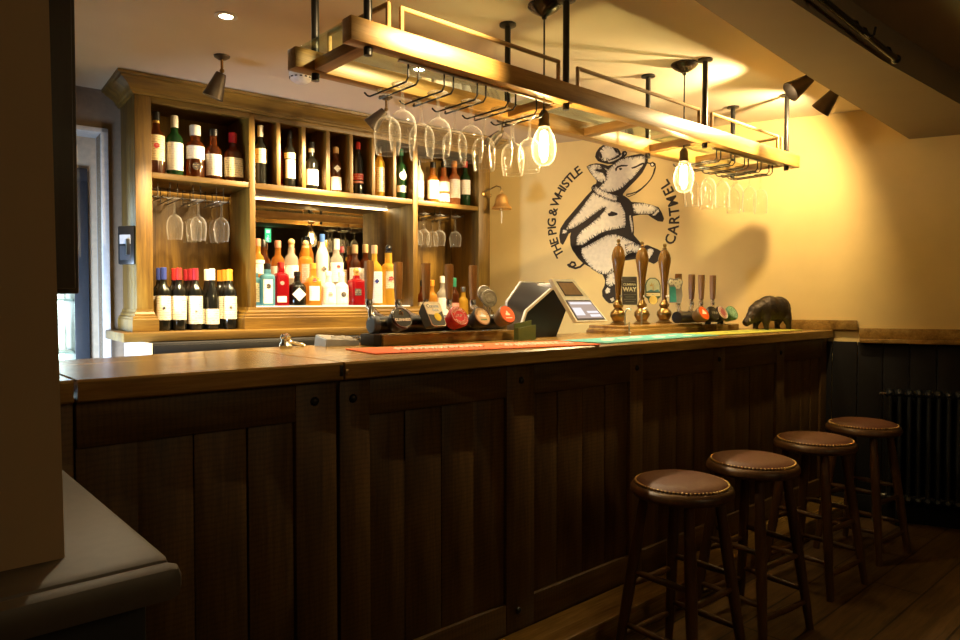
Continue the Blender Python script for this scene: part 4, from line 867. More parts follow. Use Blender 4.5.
# ------------------------------------------------------------------ keg beer tap fonts
def tiltF(loc, yaw, pitch):               # frame whose z axis faces out of a badge: towards the customers, tipped up
    return Matrix.Translation(loc) @ Matrix.Rotation(R(yaw), 4, 'Z') @ Matrix.Rotation(R(90-pitch), 4, 'X')
def badge(t, loc, r, face, rim, yaw=0, pitch=28, depth=.055):
    F = tiltF(loc, yaw, pitch)
    b = MB(F).lathe([(0, -depth), (r*.72, -depth), (r*.98, -.012), (r, -.006), (r, 0), (r*.93, .004), (r*.90, .002), (0, .002)], 32).build('tap_badge', rim, t)
    MB(F).lathe([(0, .0022), (r*.90, .0022), (r*.88, .0042), (0, .0050)], 32).build('badge_face', face, b)
    return b, F
def arc_marks(F, r, a0, a1, n, h, z=.0052, k=.0012):
    mb = MB(F)
    for i in range(n):
        a = R(a0+(a1-a0)*i/(n-1)); c, s = math.cos(a), math.sin(a)
        mb.tube([((r-h)*c, (r-h)*s, z), ((r+h)*c+.002*s, (r+h)*s-.002*c, z)], k, 4)
    return mb
def ringmb(F, r, z=.0052, k=.0009): return MB(F).tube([(r*math.cos(2*math.pi*i/36), r*math.sin(2*math.pi*i/36), z) for i in range(36)], k, 4, closed=True)
def tap_parts(t, x, y, zb, hx, hy, ztop, hz=.13):
    MB().tube([(x, y+.02, zb), (x+.0, y+.07, zb+.01), (hx, hy, zb+.045)], .014, 10).lathe([(.013, 0), (.015, .03), (.010, .05), (.008, ztop-hz-zb-.035)], 12, c=(hx, hy, zb+.035)).build('tap_valve', 'chrome', t)
    MB().lathe([(0, 0), (.0125, 0), (.0135, .01), (.0165, hz*.5), (.0175, hz*.9), (.0165, hz), (0, hz+.002)], 12, c=(hx, hy, ztop-hz), sq=5).build('tap_handle', 'handle', t)
t = thing('beer_font', 'black beer font with five round and square keg tap badges on a wooden plinth', 'beer taps', (1.80, 2.24, 1.1005))
MB().box((1.462, 2.19, 1.1005), (2.155, 2.32, 1.142), .003).build('wooden_plinth', 'topX', t)
MB().box((1.425, 2.20, 1.1005), (1.4615, 2.295, 1.146), .004).build('plinth_end', 'blackmatt', t)
MB().tube([(1.462, 2.25, 1.178), (2.13, 2.25, 1.178)], .034, 18).build('manifold', 'black', t)
F = Matrix.Translation((1.465, 2.245, 1.180)) @ Matrix.Rotation(R(-90), 4, 'Y') @ Matrix.Rotation(R(90), 4, 'Z')
MB(F).lathe([(0, 0), (.034, 0), (.036, .004), (.036, .020), (.030, .026), (0, .027)], 28).build('end_cap', plain('dark grey cap', (.05, .055, .065), rough=.35), t)
MB().tube([(1.452, 2.25, 1.20), (1.450, 2.26, 1.225), (1.455, 2.262, 1.250)], [.014, .012, .009], 10).build('end_valve', 'chrome', t)
LXs = [1.516, 1.675, 1.798, 1.922, 2.066]; HXs = [1.533, 1.675, 1.821, 1.949, 2.090]
for x, hx in zip(LXs, HXs): tap_parts(t, x, 2.24, 1.20, hx, 2.40, 1.432, .155)
# round black badge with its wordmark
b, F = badge(t, (LXs[0], 2.15, 1.206), .046, plain('glossy black badge', (.010, .009, .010), rough=.35, spec=.2), 'black')
textmb('GUINNESS', .0155, F @ Matrix.Translation((0, -.010, .0055)), bold=.0004).build('lettering', 'whitefoil', b)
mb = MB(F); mb.tube([(-.006, .010, .0055), (-.008, .022, .0055), (.0, .030, .0055), (.009, .020, .0055), (.006, .008, .0055)], .0010, 4)
for k in range(4): mb.tube([(-.004+.0035*k, .010, .0055), (-.005+.004*k, .025-.002*k, .0055)], .0008, 4)
mb.build('harp_emblem', 'brass', b)
ringmb(F, .0405).build('badge_ring', 'pewter', b)
# square badge: cream over grey with a yellow disc
F = tiltF((LXs[1], 2.15, 1.218), 6, 28)
pg = [(-.041, .052), (.030, .052), (.046, -.040), (.036, -.054), (-.030, -.054), (-.046, -.040)]
pg = [(-.046, .046), (-.036, .054), (.036, .054), (.046, .046), (.040, -.046), (.030, -.054), (-.030, -.054), (-.040, -.046)]
b = MB(F).loft([[(u*.7, v*.7, -.05) for u, v in pg], [(u, v, -.008) for u, v in pg], [(u, v, .002) for u, v in pg]]).build('tap_badge', plain('dark olive badge', (.06, .065, .055), rough=.35), t)
mb = MB(F).loft([[(u*.92, v*.94, .0021) for u, v in pg], [(u*.92, v*.94, .0034) for u, v in pg]]); mb.build('badge_face', plain('grey badge face', (.055, .06, .05), rough=.6, spec=.15), b)
up = [(-.0415, .0), (-.0425, .043), (-.034, .0505), (.034, .0505), (.0425, .043), (.0415, .012), (.0, -.004)]
MB(F).loft([[(u, v, .0035) for u, v in up], [(u, v, .0042) for u, v in up]]).build('cream_field', plain('cream badge field', (.72, .68, .52), rough=.6, spec=.15), b)
MB(F).lathe([(0, .0043), (.018, .0043), (.017, .0056), (0, .006)], 24, c=(.006, -.014, 0)).build('yellow_disc', plain('bright yellow', (.72, .55, .015), rough=.6, spec=.15), b)
join([textmb('Corona', .020, F @ Matrix.Translation((-.003, .034, .0046)), bold=.0009), textmb('Extra', .0145, F @ Matrix.Translation((.006, .017, .0046)), bold=.0008)]).build('lettering', 'cobalt' if False else 'black', b)
MB(F).tube([(u*.96, v*.965, .0036) for u, v in pg], .0011, 4, closed=True).build('badge_border', 'palepr', b)
# round red badge
b, F = badge(t, (LXs[2], 2.15, 1.208), .046, plain('bright red badge', (.46, .008, .012), rough=.6, spec=.15), plain('red badge rim', (.42, .02, .025), rough=.35))
join([ringmb(F, .0385), ringmb(F, .025, k=.0007), arc_marks(F, .032, 30, 150, 9, .0042), arc_marks(F, .032, 215, 325, 9, .0038)]).build('badge_ring', 'palepr', b)
squiggles(F, [(-.018, .018, .002, .013, .0011)], .0054).build('script_mark', 'palepr', b)
# round cream badge
b, F = badge(t, (LXs[3], 2.15, 1.206), .044, plain('cream badge', (.62, .46, .26), rough=.6, spec=.15), 'blackmatt')
join([ringmb(F, .037), arc_marks(F, .031, 15, 165, 12, .004)]).build('badge_ring', plain('brown badge ink', (.20, .08, .03), rough=.5), b)
mb = MB(F).flat([(-.016, -.004, .0055), (.018, -.006, .0055), (.016, .002, .0055), (.006, .006, .0055), (.004, .016, .0055), (-.003, .018, .0055), (-.004, .008, .0055), (-.014, .004, .0055)])
mb.build('dark_emblem', 'black', b)
MB(F).box((-.016, -.020, .0052), (.016, -.014, .0056)).build('small_print', 'greenpr', b)
# round orange badge
b, F = badge(t, (LXs[4], 2.15, 1.212), .044, plain('orange badge', (.70, .10, .008), rough=.6, spec=.15), plain('brown badge rim', (.16, .10, .05), rough=.4))
mb = MB(F).flat([(-.014, -.004, .0055), (-.010, -.006, .0055), (.010, -.006, .0055), (.014, .0, .0055), (.006, .004, .0055), (.003, .012, .0055), (-.002, .016, .0055), (-.006, .011, .0055), (-.006, .006, .0055), (-.011, .006, .0055)])
mb.build('white_emblem', 'palepr', b)
MB(F).box((-.018, -.020, .0052), (.018, -.016, .0056)).build('small_print', 'palepr', b)
mb = None
# pewter medallion handles standing behind the font
for k, (x, y, z, r_, lb) in enumerate(((2.165, 2.402, 1.306, .038, 'pewter medallion tap lever behind the cream badge, higher of two'), (2.145, 2.350, 1.283, .041, 'pewter medallion tap lever behind the orange badge, lower and larger of two'))):
    t = thing('tap_lever', lb, 'tap lever', (x, y, 1.1005), 0, 'pewter medallion tap levers')
    F = tiltF((x, y, z), -10, 12)
    m_ = MB(F).lathe([(0, -.008), (r_, -.008), (r_, 0), (r_*.9, .003), (r_*.85, .001), (r_*.6, .001), (r_*.55, .003), (0, .004)], 28).build('medallion', 'pewter', t)
    arc_marks(F, r_*.72, 0, 340, 22, .003, .0012, .0011).build('raised_marks', 'pewter', m_)
    MB().lathe([(0, 0), (.024, 0), (.024, .006), (.010, .012), (.008, z-1.1005-r_), (.012, z-1.1005-r_+.006), (0, z-1.1005-r_+.008)], 14, c=(x, y, 1.1005)).build('stand', 'chrome', t)
# font at the mural end
t = thing('beer_font', 'small black beer font with four keg tap badges in front of the mural wall', 'beer taps', (3.62, 2.06, 1.1005))
yo = 2.02
MB().box((3.60, yo+.02, 1.1005), (3.85, yo+.15, 1.136), .003).build('wooden_plinth', 'topX', t)
MB().tube([(3.32, yo+.10, 1.180), (3.84, yo+.10, 1.180)], .032, 16).build('manifold', 'black', t)
for x in (3.64, 3.78): MB().lathe([(.018, 1.1005), (.018, 1.16), (0, 1.161)], 12, c=(x, yo+.10, 0)).build('font_leg', 'black', t)
RL = [(3.44, 'orange'), (3.545, 'dark'), (3.64, 'pink'), (3.755, 'green')]
RHx = [3.49, 3.63, 3.735, 3.865]
bm_ = {'orange': ('orange badge', 'brown badge rim'), 'dark': ('glossy black badge', None), 'pink': (plain('dusky red badge', (.34, .07, .08), rough=.35), None), 'green': (plain('mint green badge', (.26, .48, .30), rough=.35), plain('green badge rim', (.10, .24, .12), rough=.4))}
for (x, c_), hx in zip(RL, RHx):
    fm, rm = bm_[c_]
    fm = bpy.data.materials[fm] if isinstance(fm, str) else fm
    rm = M['black'] if rm is None else bpy.data.materials[rm] if isinstance(rm, str) else rm
    b, F = badge(t, (x, yo+.01, 1.203), .044, fm, rm, yaw=-4)
    if c_ == 'orange': MB(F).flat([(-.020, -.006, .0055), (.018, -.008, .0055), (.020, .002, .0055), (.006, .016, .0055), (-.004, .022, .0055), (-.008, .012, .0055)]).build('white_emblem', 'palepr', b)
    elif c_ == 'pink': join([ringmb(F, .037, k=.0015), ringmb(F, .024), arc_marks(F, .031, 0, 345, 20, .003)]).build('badge_ring', 'palepr', b)
    elif c_ == 'green': join([ringmb(F, .036), arc_marks(F, .02, 20, 340, 9, .008)]).build('badge_ring', 'greenpr', b)
    else: squiggles(F, [(-.022, .02, 0, .016, .001)], .0054).build('script_mark', 'pewter', b)
    tap_parts(t, x, yo+.09, 1.195, hx, yo+.20, 1.425, .145)

# ------------------------------------------------------------------ cask hand pumps
t = thing('pump_board', 'moulded oak board carrying the three hand pumps', 'pump board', (3.2, 2.2, 1.1005))
pb = [(2.87, 2.10), (3.60, 2.10), (3.60, 2.38), (2.87, 2.38)]
def inset(d): return [(2.87+d, 2.10+d), (3.575-d, 2.10+d), (3.575-d, 2.38-d), (2.87+d, 2.38-d)]
MB().loft([[(a, b, z) for a, b in inset(d)] for d, z in ((0, 1.1005), (0, 1.117), (.004, 1.119), (.004, 1.123), (.010, 1.127), (.010, 1.141), (.013, 1.144))]).build('board', 'topX', t)
for sx in (2.972, 3.115): MB().tube([(sx-.062, 2.16, 1.144), (sx-.062, 2.16, 1.215), (sx-.052, 2.155, 1.228), (sx-.038, 2.15, 1.232), (sx-.028, 2.148, 1.222)], .0045, 8).build('swan_neck', 'steel', t)
PX = [2.972, 3.182, 3.396]; PY = 2.25; zp = 1.1445
GP = 'hand pumps on the oak board'
for k, (x, lb) in enumerate(zip(PX, ('hand pump with a turned wooden handle and a dark rectangular pump clip', 'hand pump with a turned wooden handle and a rounded beach picture clip', 'hand pump with a turned wooden handle and a teal flower clip'))):
    t = thing('hand_pump', lb, 'hand pump', (x, PY, zp), 0, GP)
    MB().lathe([(0, 0), (.044, 0), (.044, .006), (.034, .012), (.026, .018), (.034, .032), (.042, .048), (.040, .064), (.028, .078), (.020, .088), (.026, .096), (.028, .106), (.020, .116), (.015, .130), (0, .131)], 24, c=(x, PY, zp)).build('pump_body', 'oldbrass', t)
    MB().lathe([(0, .131), (.013, .131), (.014, .16), (.016, .20), (.020, .25), (.029, .31), (.035, .345), (.035, .365), (.029, .390), (.020, .408), (.012, .416), (0, .418)], 22, c=(x, PY, zp)).build('handle', 'pump', t)
    MB().lathe([(0, .418), (.012, .418), (.013, .423), (.008, .427), (.007, .432), (.010, .436), (.010, .444), (.006, .450), (0, .451)], 16, c=(x, PY, zp)).build('finial', 'oldbrass', t)
    MB().tube([(x-.005, PY-.012, zp+.150), (x+.020, PY-.035, zp+.155), (x+.022, PY-.048, zp+.155)], .006, 8).build('clip_bracket', 'steel', t)
    F = tiltF((x+.022, PY-.054, zp+.175), -30, 4)
    if k == 0:
        b = MB(F).box((-.043, -.070, 0), (.043, .078, .005), .002).build('pump_clip', plain('charcoal clip', (.075, .066, .060), rough=.4), t)
        join([textmb('CUMBRIA', .0165, F @ Matrix.Translation((0, .036, .0055)), bold=.0003), textmb('WAY', .032, F @ Matrix.Translation((0, .010, .0055)), bold=.0010)]).build('lettering', 'palepr', b)
        join([MB(F).box((-.034, .052, .0052), (.034, .054, .0058))]+[MB(F).box((-.034+.01*(j % 2), -.018-.012*j, .0052), (.034-.01*(j % 2), -.0155-.012*j, .0058)) for j in range(4)]).build('clip_lines', 'pewter', b)
        MB(F).tube([(-.0415, -.0685, .0048), (.0415, -.0685, .0048), (.0415, .0765, .0048), (-.0415, .0765, .0048)], .0011, 4, closed=True).build('clip_border', 'pewter', b)
    elif k == 1:
        ov = [(.044, -.005), (.045, .035), (.034, .062), (.015, .076), (-.015, .076), (-.034, .062), (-.045, .035), (-.044, -.005), (-.044, -.028), (-.030, -.038), (-.024, -.058), (0, -.070), (.024, -.058), (.030, -.038), (.044, -.028)]
        b = MB(F).loft([[(u, v, 0) for u, v in ov], [(u, v, .005) for u, v in ov]]).build('pump_clip', plain('dark green clip', (.05, .09, .06), rough=.4), t)
        sk = [(u*.86, v*.86+.006) for u, v in ov if v > -.01]
        MB(F).loft([[(u, v, .0051) for u, v in sk], [(u, v, .0058) for u, v in sk]]).build('sky_picture', plain('pale sky print', (.62, .68, .58), rough=.5), b)
        MB(F).flat([(-.030, .004, .0061), (-.012, .012, .0061), (.006, .006, .0061), (.030, .014, .0061), (.036, .0, .0061), (-.036, .0, .0061)]).build('sea_band', plain('blue sea print', (.10, .26, .34), rough=.5), b)
        mb = MB(F)
        for a in (20, 65, 110, 155): mb.flat([(0, .030, .0064), (.022*math.cos(R(a)), .034+.018*math.sin(R(a)), .0064), (.018*math.cos(R(a+18)), .030+.012*math.sin(R(a+18)), .0064)])
        mb.box((-.002, .006, .006), (.002, .032, .0064)); mb.build('tree_print', plain('ochre print', (.55, .36, .07), rough=.5), b)
        MB(F).box((-.040, -.024, .0051), (.040, -.006, .0062), .001).build('name_band', 'lab_cream', b)
        MB(F).lathe([(0, .0051), (.024, .0051), (.023, .0062), (0, .0064)], 24, c=(0, -.045, 0)).build('yellow_roundel', plain('straw yellow print', (.72, .55, .16), rough=.5), b)
    else:
        pg = [(-.036, -.060), (.034, -.062), (.044, -.020), (.040, .030), (.050, .060), (.024, .082), (-.006, .074), (-.030, .080), (-.044, .058), (-.036, .030)]
        b = MB(F).loft([[(u, v, 0) for u, v in pg], [(u, v, .005) for u, v in pg]]).build('pump_clip', plain('grey flower clip', (.30, .29, .27), rough=.45), t)
        MB(F).loft([[(u, v, z) for u, v in [(-.034, -.056), (.006, -.056), (.002, .030), (-.034, .030)]] for z in (.0051, .006)]).build('teal_field', plain('teal print', (.06, .36, .36), rough=.45), b)
        mb = MB(F)
        for cx, cy in ((-.022, .055), (.004, .052), (.028, .058), (.016, .034)):
            for a in range(6): mb.sph((cx+.010*math.cos(a*1.047), cy+.010*math.sin(a*1.047), .006), .0075, 8, (1, 1, .25))
        mb.build('white_petals', 'palepr', b)

# ------------------------------------------------------------------ till
t = thing('till', 'black and white angled till with two screens between the tap badges and hand pumps', 'till', (2.40, 2.30, 1.1005))
prof = [(2.245, 1.1005), (2.250, 1.152), (2.282, 1.224), (2.452, 1.326), (2.472, 1.326), (2.560, 1.226), (2.490, 1.1005)]
farp = [(2.335, 1.1005), (2.335, 1.262), (2.336, 1.265), (2.432, 1.362), (2.60, 1.362), (2.66, 1.25), (2.58, 1.1005)]
def tp(p, y, dx): return (p[0]+dx, y, p[1])
MB().loft([[tp(p, 2.25, 0) for p in prof], [tp(p, 2.43, 0) for p in farp]]).build('body', 'black', t)
edge = [(2.243, 1.110), (2.246, 1.154), (2.279, 1.227), (2.449, 1.331), (2.478, 1.332)]
def band(y, dx, w, edge=edge):
    mb = MB()
    L = [[(a[0]+dx+ox, y+oy, a[1]+oz) for ox, oy, oz in ((-.003, -w, .0), (-.003, w, .0), (.006, w, -.008), (.006, -w, -.008))] for a in edge]
    return mb.loft(L)
band(2.249, 0, .006).build('white_edge', 'white', t)
band(2.431, 0, .006, [(2.333, 1.22), (2.334, 1.268), (2.430, 1.367), (2.60, 1.367)]).build('white_edge', 'white', t)
# the sloping screen head
A0, A1, A2, A3 = Vector((2.440, 2.195, 1.362)), Vector((2.585, 2.235, 1.362)), Vector((2.735, 2.115, 1.172)), Vector((2.540, 2.065, 1.165))
A0 = Vector((2.437, 2.235, 1.375)); A1 = Vector((2.596, 2.235, 1.375)); A3 = Vector((2.540, 2.165, 1.172)); A2 = Vector((2.775, 2.165, 1.172))
nn = (A1-A0).cross(A3-A0).normalized()
if nn.y > 0: nn = -nn
def scr(u, v, o): return A0.lerp(A1, u).lerp(A3.lerp(A2, u), v)+nn*o
def quad(u0, u1, v0, v1, o0, o1):
    return MB().loft([[scr(u0, v0, o), scr(u1, v0, o), scr(u1, v1, o), scr(u0, v1, o)] for o in (o0, o1)])
quad(0, 1, 0, 1, -.022, 0).build('screen_head', 'white', t)
s = quad(.14, .84, .06, .40, .0005, .0025).build('upper_display', 'screen', t)
quad(.17, .81, .09, .37, .0027, .0030).build('upper_picture', plain('brown display picture', (.30, .20, .13), rough=.3), s)
s = quad(.05, .95, .50, .97, .0005, .0025).build('main_screen', 'screen', t)
mb = quad(.08, .92, .53, .93, .0027, .0030); mb.build('screen_picture', 'screenlit', s)
mbs = [quad(.10, .40, .68, .86, .0032, .0035), quad(.52, .90, .76, .81, .0032, .0035), quad(.55, .90, .84, .90, .0032, .0035), quad(.12, .9, .55, .60, .0032, .0035)]
join(mbs).build('screen_key', 'screenrow', s)
MB().box((2.466, 2.26, 1.328), (2.560, 2.36, 1.356), .010).build('printer_cover', 'white', t)
MB().box((2.615, 2.235, 1.328), (2.640, 2.25, 1.345), .003).build('card_slot', 'black', t)
MB().tube([(2.83, 2.075, 1.1005), (2.83, 2.075, 1.165)], .0035, 8).sph((2.83, 2.07, 1.112), .006, 8).build('spring_stalk', 'steel', t)

# ------------------------------------------------------------------ small things on the counter
t = thing('menu_box', 'small open green card box next to the orange tap badge', 'card box', (2.165, 2.14, 1.1005), R(-12))
F = PM[t]; gm = plain('dark green card', (.10, .13, .025), rough=.7)
MB(F).loft([[(-.045, -.018, .0), (.045, -.018, 0), (.045, -.014, 0), (-.045, -.014, 0)], [(-.045, -.018, .052), (.045, -.018, .066), (.045, -.014, .066), (-.045, -.014, .052)]]).build('front_panel', gm, t)
MB(F).loft([[(-.045, .016, .0), (.045, .016, 0), (.045, .020, 0), (-.045, .020, 0)], [(-.045, .016, .07), (.045, .016, .085), (.045, .020, .085), (-.045, .020, .07)]]).build('rear_panel', gm, t)
for sx in (-.0445, .0425): MB(F).box((sx, -.0135, 0), (sx+.002, .0155, .055)).build('side_panel', gm, t)
t = thing('counter_corkscrew', 'chrome lever corkscrew lying on the counter flap end', 'corkscrew', (1.16, 2.345, 1.1005), R(20))
F = PM[t]
MB(F).lathe([(0, 0), (.020, 0), (.024, .008), (.020, .018), (.015, .026), (.020, .040), (.014, .050), (0, .052)], 18, c=(-.022, 0, 0)).build('bell_body', 'chrome', t)
MB(F).tube([(-.03, -.012, .036), (-.046, -.012, .030), (-.05, -.012, .014)], .006, 8).tube([(-.018, .0, .030), (.012, -.004, .018), (.060, -.008, .006)], [.007, .006, .008], 8).build('lever', 'chrome', t)
MB(F).tube([(-.03+.011*math.cos(a), -.013, .040+.011*math.sin(a)) for a in [2*math.pi*k/14 for k in range(14)]], .0035, 6, closed=True).build('ring', 'chrome', t)
t = thing('card_terminal', 'grey metal card terminal lying beside the orange runner', 'card terminal', (1.37, 2.345, 1.1005), R(0))
sv = plain('grey metal case', (.42, .40, .37), rough=.32, metal=.6)
MB().loft([[(1.285, 2.30, 1.1005), (1.425, 2.30, 1.1005), (1.44, 2.40, 1.1005), (1.29, 2.40, 1.1005)], [(1.288, 2.303, 1.128), (1.423, 2.303, 1.118), (1.438, 2.397, 1.132), (1.295, 2.397, 1.142)]]).build('case', sv, t)
MB().loft([[(1.281, 2.306, 1.1005), (1.2845, 2.306, 1.1005), (1.2875, 2.396, 1.1005), (1.284, 2.396, 1.1005)], [(1.284, 2.307, 1.126), (1.2875, 2.307, 1.127), (1.2925, 2.394, 1.140), (1.289, 2.394, 1.139)]]).build('end_plate', plain('bluish plate', (.45, .48, .55), rough=.3), t)
MB().loft([[(1.36+.028*math.cos(a), 2.352+.018*math.sin(a), z+.0002*math.sin(a)) for a in [2*math.pi*k/20 for k in range(20)]] for z in (1.126, 1.1365)]).build('display', plain('white oval display', (.82, .80, .76), rough=.3), t)
MB().box((1.345, 2.348, 1.1366), (1.373, 2.355, 1.1378)).build('display_text', 'black', t)
MB().tube([(1.44, 2.385, 1.104), (1.452, 2.36, 1.125), (1.455, 2.340, 1.130), (1.452, 2.325, 1.118)], .006, 8).build('side_clip', 'chrome', t)

# ------------------------------------------------------------------ bronze boar
t = thing('boar_statue', 'dark bronze boar statuette standing at the mural end of the counter', 'statuette', (3.965, 1.905, 1.1075), R(155))
F = PM[t]                                  # local x: towards the head
mb = MB(F)
z0 = .0
mb.sph((-.050, 0, .118), .074, 16, (1.05, .80, .98)); mb.sph((.012, 0, .122), .074, 16, (1.15, .80, .98)); mb.sph((.064, 0, .112), .062, 16, (1.05, .84, 1.0))
mb.sph((-.01, 0, .088), .056, 14, (1.6, .80, .8))
hd = Matrix.Translation((.116, 0, .078)) @ Matrix.Rotation(R(38), 4, 'Y')
mb.sph((0, 0, 0), .044, 14, (1.25, .84, .95), hd); mb.sph((-.03, 0, .01), .048, 14, (1.2, .88, 1), hd)
mb.lathe([(0, 0), (.032, 0), (.024, .042), (.021, .056), (.018, .060), (0, .060)], 16, mtx=Matrix.Translation((.132, 0, .066)) @ Matrix.Rotation(R(128), 4, 'Y'))
for sx, sy, fx in ((-.085, .034, -.098), (-.080, -.034, -.076), (.060, .032, .055), (.066, -.032, .078)):
    mb.tube([(sx, sy*.6, .112), (sx-.004, sy*.9, .055), (fx+.003, sy, .026), (fx, sy, .010), (fx+.003, sy, .0)], [.030, .027, .0165, .0155, .0175], 12)
mb.tube([(-.122, 0, .140), (-.136, .004, .120), (-.134, .006, .098), (-.138, .004, .084)], [.006, .005, .004, .006], 8)
o = mb.build('body', 'bronze', t, ang=0)
rm = o.modifiers.new('one skin', 'REMESH'); rm.mode = 'VOXEL'; rm.voxel_size = .0042; rm.use_smooth_shade = True
sm = o.modifiers.new('smooth', 'SMOOTH'); sm.iterations = 4; sm.factor = .5
for s in (-1, 1):
    MB(F).loft([[(.084, s*.026, .118), (.090, s*.040, .110), (.094, s*.030, .104)], [(.090, s*.040, .136), (.098, s*.052, .124), (.100, s*.044, .118)], [(.108, s*.056, .126), (.110, s*.058, .123), (.110, s*.057, .121)]]).build('ear', 'bronze', t)
    MB(F).sph((.136, s*.032, .084), .0045, 8).build('eye', 'black', t)
    MB(F).tube([(.156, s*.018, .046), (.164, s*.026, .050), (.166, s*.028, .064)], [.004, .003, .0012], 6).build('tusk', 'palepr', t)
# ------------------------------------------------------------------ bar stools
def make_stool(label, loc, rz, group):
    t = thing('bar_stool', label, 'bar stool', loc, R(rz), group); F = PM[t]
    H = .655
    MB(F).lathe([(0, H-.052), (.140, H-.054), (.164, H-.049), (.173, H-.038), (.173, H-.026), (.166, H-.015), (.156, H-.011), (0, H-.014)], 48).build('seat_ring', 'stool', t)
    MB(F).lathe([(0, H-.0105), (.150, H-.0105), (.153, H-.006), (.146, H+.001), (.120, H+.008), (.070, H+.012), (0, H+.013)], 48).build('leather_seat', 'leather', t)
    mb = MB(F)
    for k in range(72):
        a = 2*math.pi*k/72; mb.sph((.1545*math.cos(a), .1545*math.sin(a), H-.0065), .0044, 6)
    mb.build('brass_nail_trim', 'brass', t)
    rt, rb_ = .124, .218
    def lp(k, z):
        f = (H-.05-z)/(H-.05); r_ = rt+(rb_-rt)*f; a = k*math.pi/2
        return Vector((r_*math.cos(a), r_*math.sin(a), z))
    for k in range(4):
        pts = [lp(k, z) for z in (H-.05, H-.10, .42, .26, .12, 0)]
        MB(F).tube(pts, [.0165, .0175, .0205, .0200, .0175, .0145], 14).build('leg', 'stool', t)
    for k in range(4):
        for z in ((.335, .150) if k % 2 == 0 else (.285, .105)):
            a, b = lp(k, z), lp((k+1) % 4, z); m_ = (a+b)/2
            MB(F).tube([a, a.lerp(b, .25), m_, a.lerp(b, .75), b], [.0085, .0115, .0125, .0115, .0085], 10).build('stretcher', 'stool', t)
    return t
G = 'leather topped bar stools'
s0 = make_stool('brown leather topped wooden bar stool with the largest seat in view, first of the row', (2.094, 1.313, 0), -47, G)
dup(s0, (2.594, 1.313, 0), R(-52), 'brown leather topped wooden bar stool standing second in the row, between two others', G)
dup(s0, (3.204, 1.328, 0), R(-50), 'brown leather topped wooden bar stool standing third in the row, one short of the radiator', G)
dup(s0, (3.788, 1.333, 0), R(-50), 'brown leather topped wooden bar stool nearest the black radiator, last of the row', G)

# ------------------------------------------------------------------ radiator
t = thing('column_radiator', 'anthracite column radiator standing before the dark wainscot', 'radiator', ww(.55, -.09, .0), R(-68))
z0, z1, p = .140, .765, .0465
n = 17
x0 = .135
for k in range(n):
    x = x0+p*k; mb = MB(FW)
    for y in (-.060, -.115): mb.tube([(x, y, z0+.03), (x, y, z1-.03)], .0115, 10)
    for z in (z0+.022, z1-.022): mb.tube([(x, -.045, z), (x, -.060, z+(.008 if z > .4 else -.008)), (x, -.0875, z+(.012 if z > .4 else -.012)), (x, -.115, z+(.008 if z > .4 else -.008)), (x, -.130, z)], [.012, .019, .021, .019, .012], 10)
    mb.build('column_section', 'rad', t)
for z in (z0+.022, z1-.022): MB(FW).tube([(x0-.02, -.0875, z), (x0+p*(n-1)+.02, -.0875, z)], .0165, 10).build('header_tube', 'rad', t)
MB(FW).tube([(x0-.045, -.0875, z1-.022), (x0-.018, -.0875, z1-.022)], .010, 10).sph((x0-.047, -.0875, z1-.022), .009, 10).build('bleed_plug', 'chrome', t)
MB(FW).tube([(x0-.02, -.0875, z0+.022), (x0-.075, -.0875, z0+.022)], .010, 10).tube([(x0-.075, -.0875, z0+.055), (x0-.075, -.0875, 0)], .0085, 10).sph((x0-.075, -.0875, z0+.022), .017, 10).build('valve', 'pewter', t)
for k in (1, n-2): MB(FW).box((x0+p*k-.014, -.118, 0), (x0+p*k+.014, -.057, z0+.006), .003).build('foot', 'rad', t)

# ------------------------------------------------------------------ mural
t = thing('wall_mural', 'painted dancing pig in a bowler hat with lettering round it', 'mural', (FW @ Vector((-1.51, 0, 1.1))), R(-68))
def flatpoly(pts, y, mb): mb.flat([(u, y, z) for u, z in pts])
mb = MB(FW)
for pl_ in MURAL['dark']: flatpoly(pl_, -.0012, mb)
mb.build('dark_figure', 'murdark', t, ang=0)
mb = MB(FW)
CR = []
for pl_ in MURAL['cream']:
    A_ = sum(a[0]*b[1]-b[0]*a[1] for a, b in zip(pl_, pl_[1:]+pl_[:1]))/2
    if abs(A_) < .003: CR.append(pl_); continue
    s_ = 1 if A_ > 0 else -1; q = []
    for a, b, c in zip(pl_[-1:]+pl_[:-1], pl_, pl_[1:]+pl_[:1]):
        d1, d2 = (Vector(b)-Vector(a)).normalized(), (Vector(c)-Vector(b)).normalized()
        nn_ = Vector((d1.y+d2.y, -d1.x-d2.x))*s_
        q.append(tuple(Vector(b)+(nn_.normalized()*.009 if nn_.length > .2 else Vector((0, 0)))))
    CR.append(q)
for k_, pl_ in enumerate(CR): flatpoly(pl_, -.0016-.00001*k_, mb)
mb.build('cream_highlights', 'murcream', t, ang=0)
rnd = random.Random(3)
mb = MB(FW)
for pl_ in MURAL['ink']+MURAL['jacket']: flatpoly(pl_, -.0024, mb)
area = lambda P: sum(a[0]*b[1]-b[0]*a[1] for a, b in zip(P, P[1:]+P[:1]))/2
for pl_ in CR:
    A_ = area(pl_); s_ = 1 if A_ > 0 else -1
    big = abs(A_) > .003
    for a, b in zip(pl_, pl_[1:]+pl_[:1]):
        a, b = Vector(a), Vector(b); L_ = (b-a).length; m_ = max(1, int(L_/.006))
        d = (b-a).normalized(); nrm = Vector((-d.y, d.x))*s_
        for i in range(m_):
            p_ = a.lerp(b, (i+rnd.random())/m_)-nrm*.002
            ln = rnd.uniform(.005, .030 if big else .010); sk = rnd.uniform(-.5, .5)
            w_ = rnd.uniform(.0016, .0034)
            q_ = p_+nrm*ln+d*ln*sk
            mb.flat([((p_-d*w_).x, -.0027, (p_-d*w_).y), ((p_+d*w_).x, -.0027, (p_+d*w_).y), (q_.x, -.0027, q_.y)])
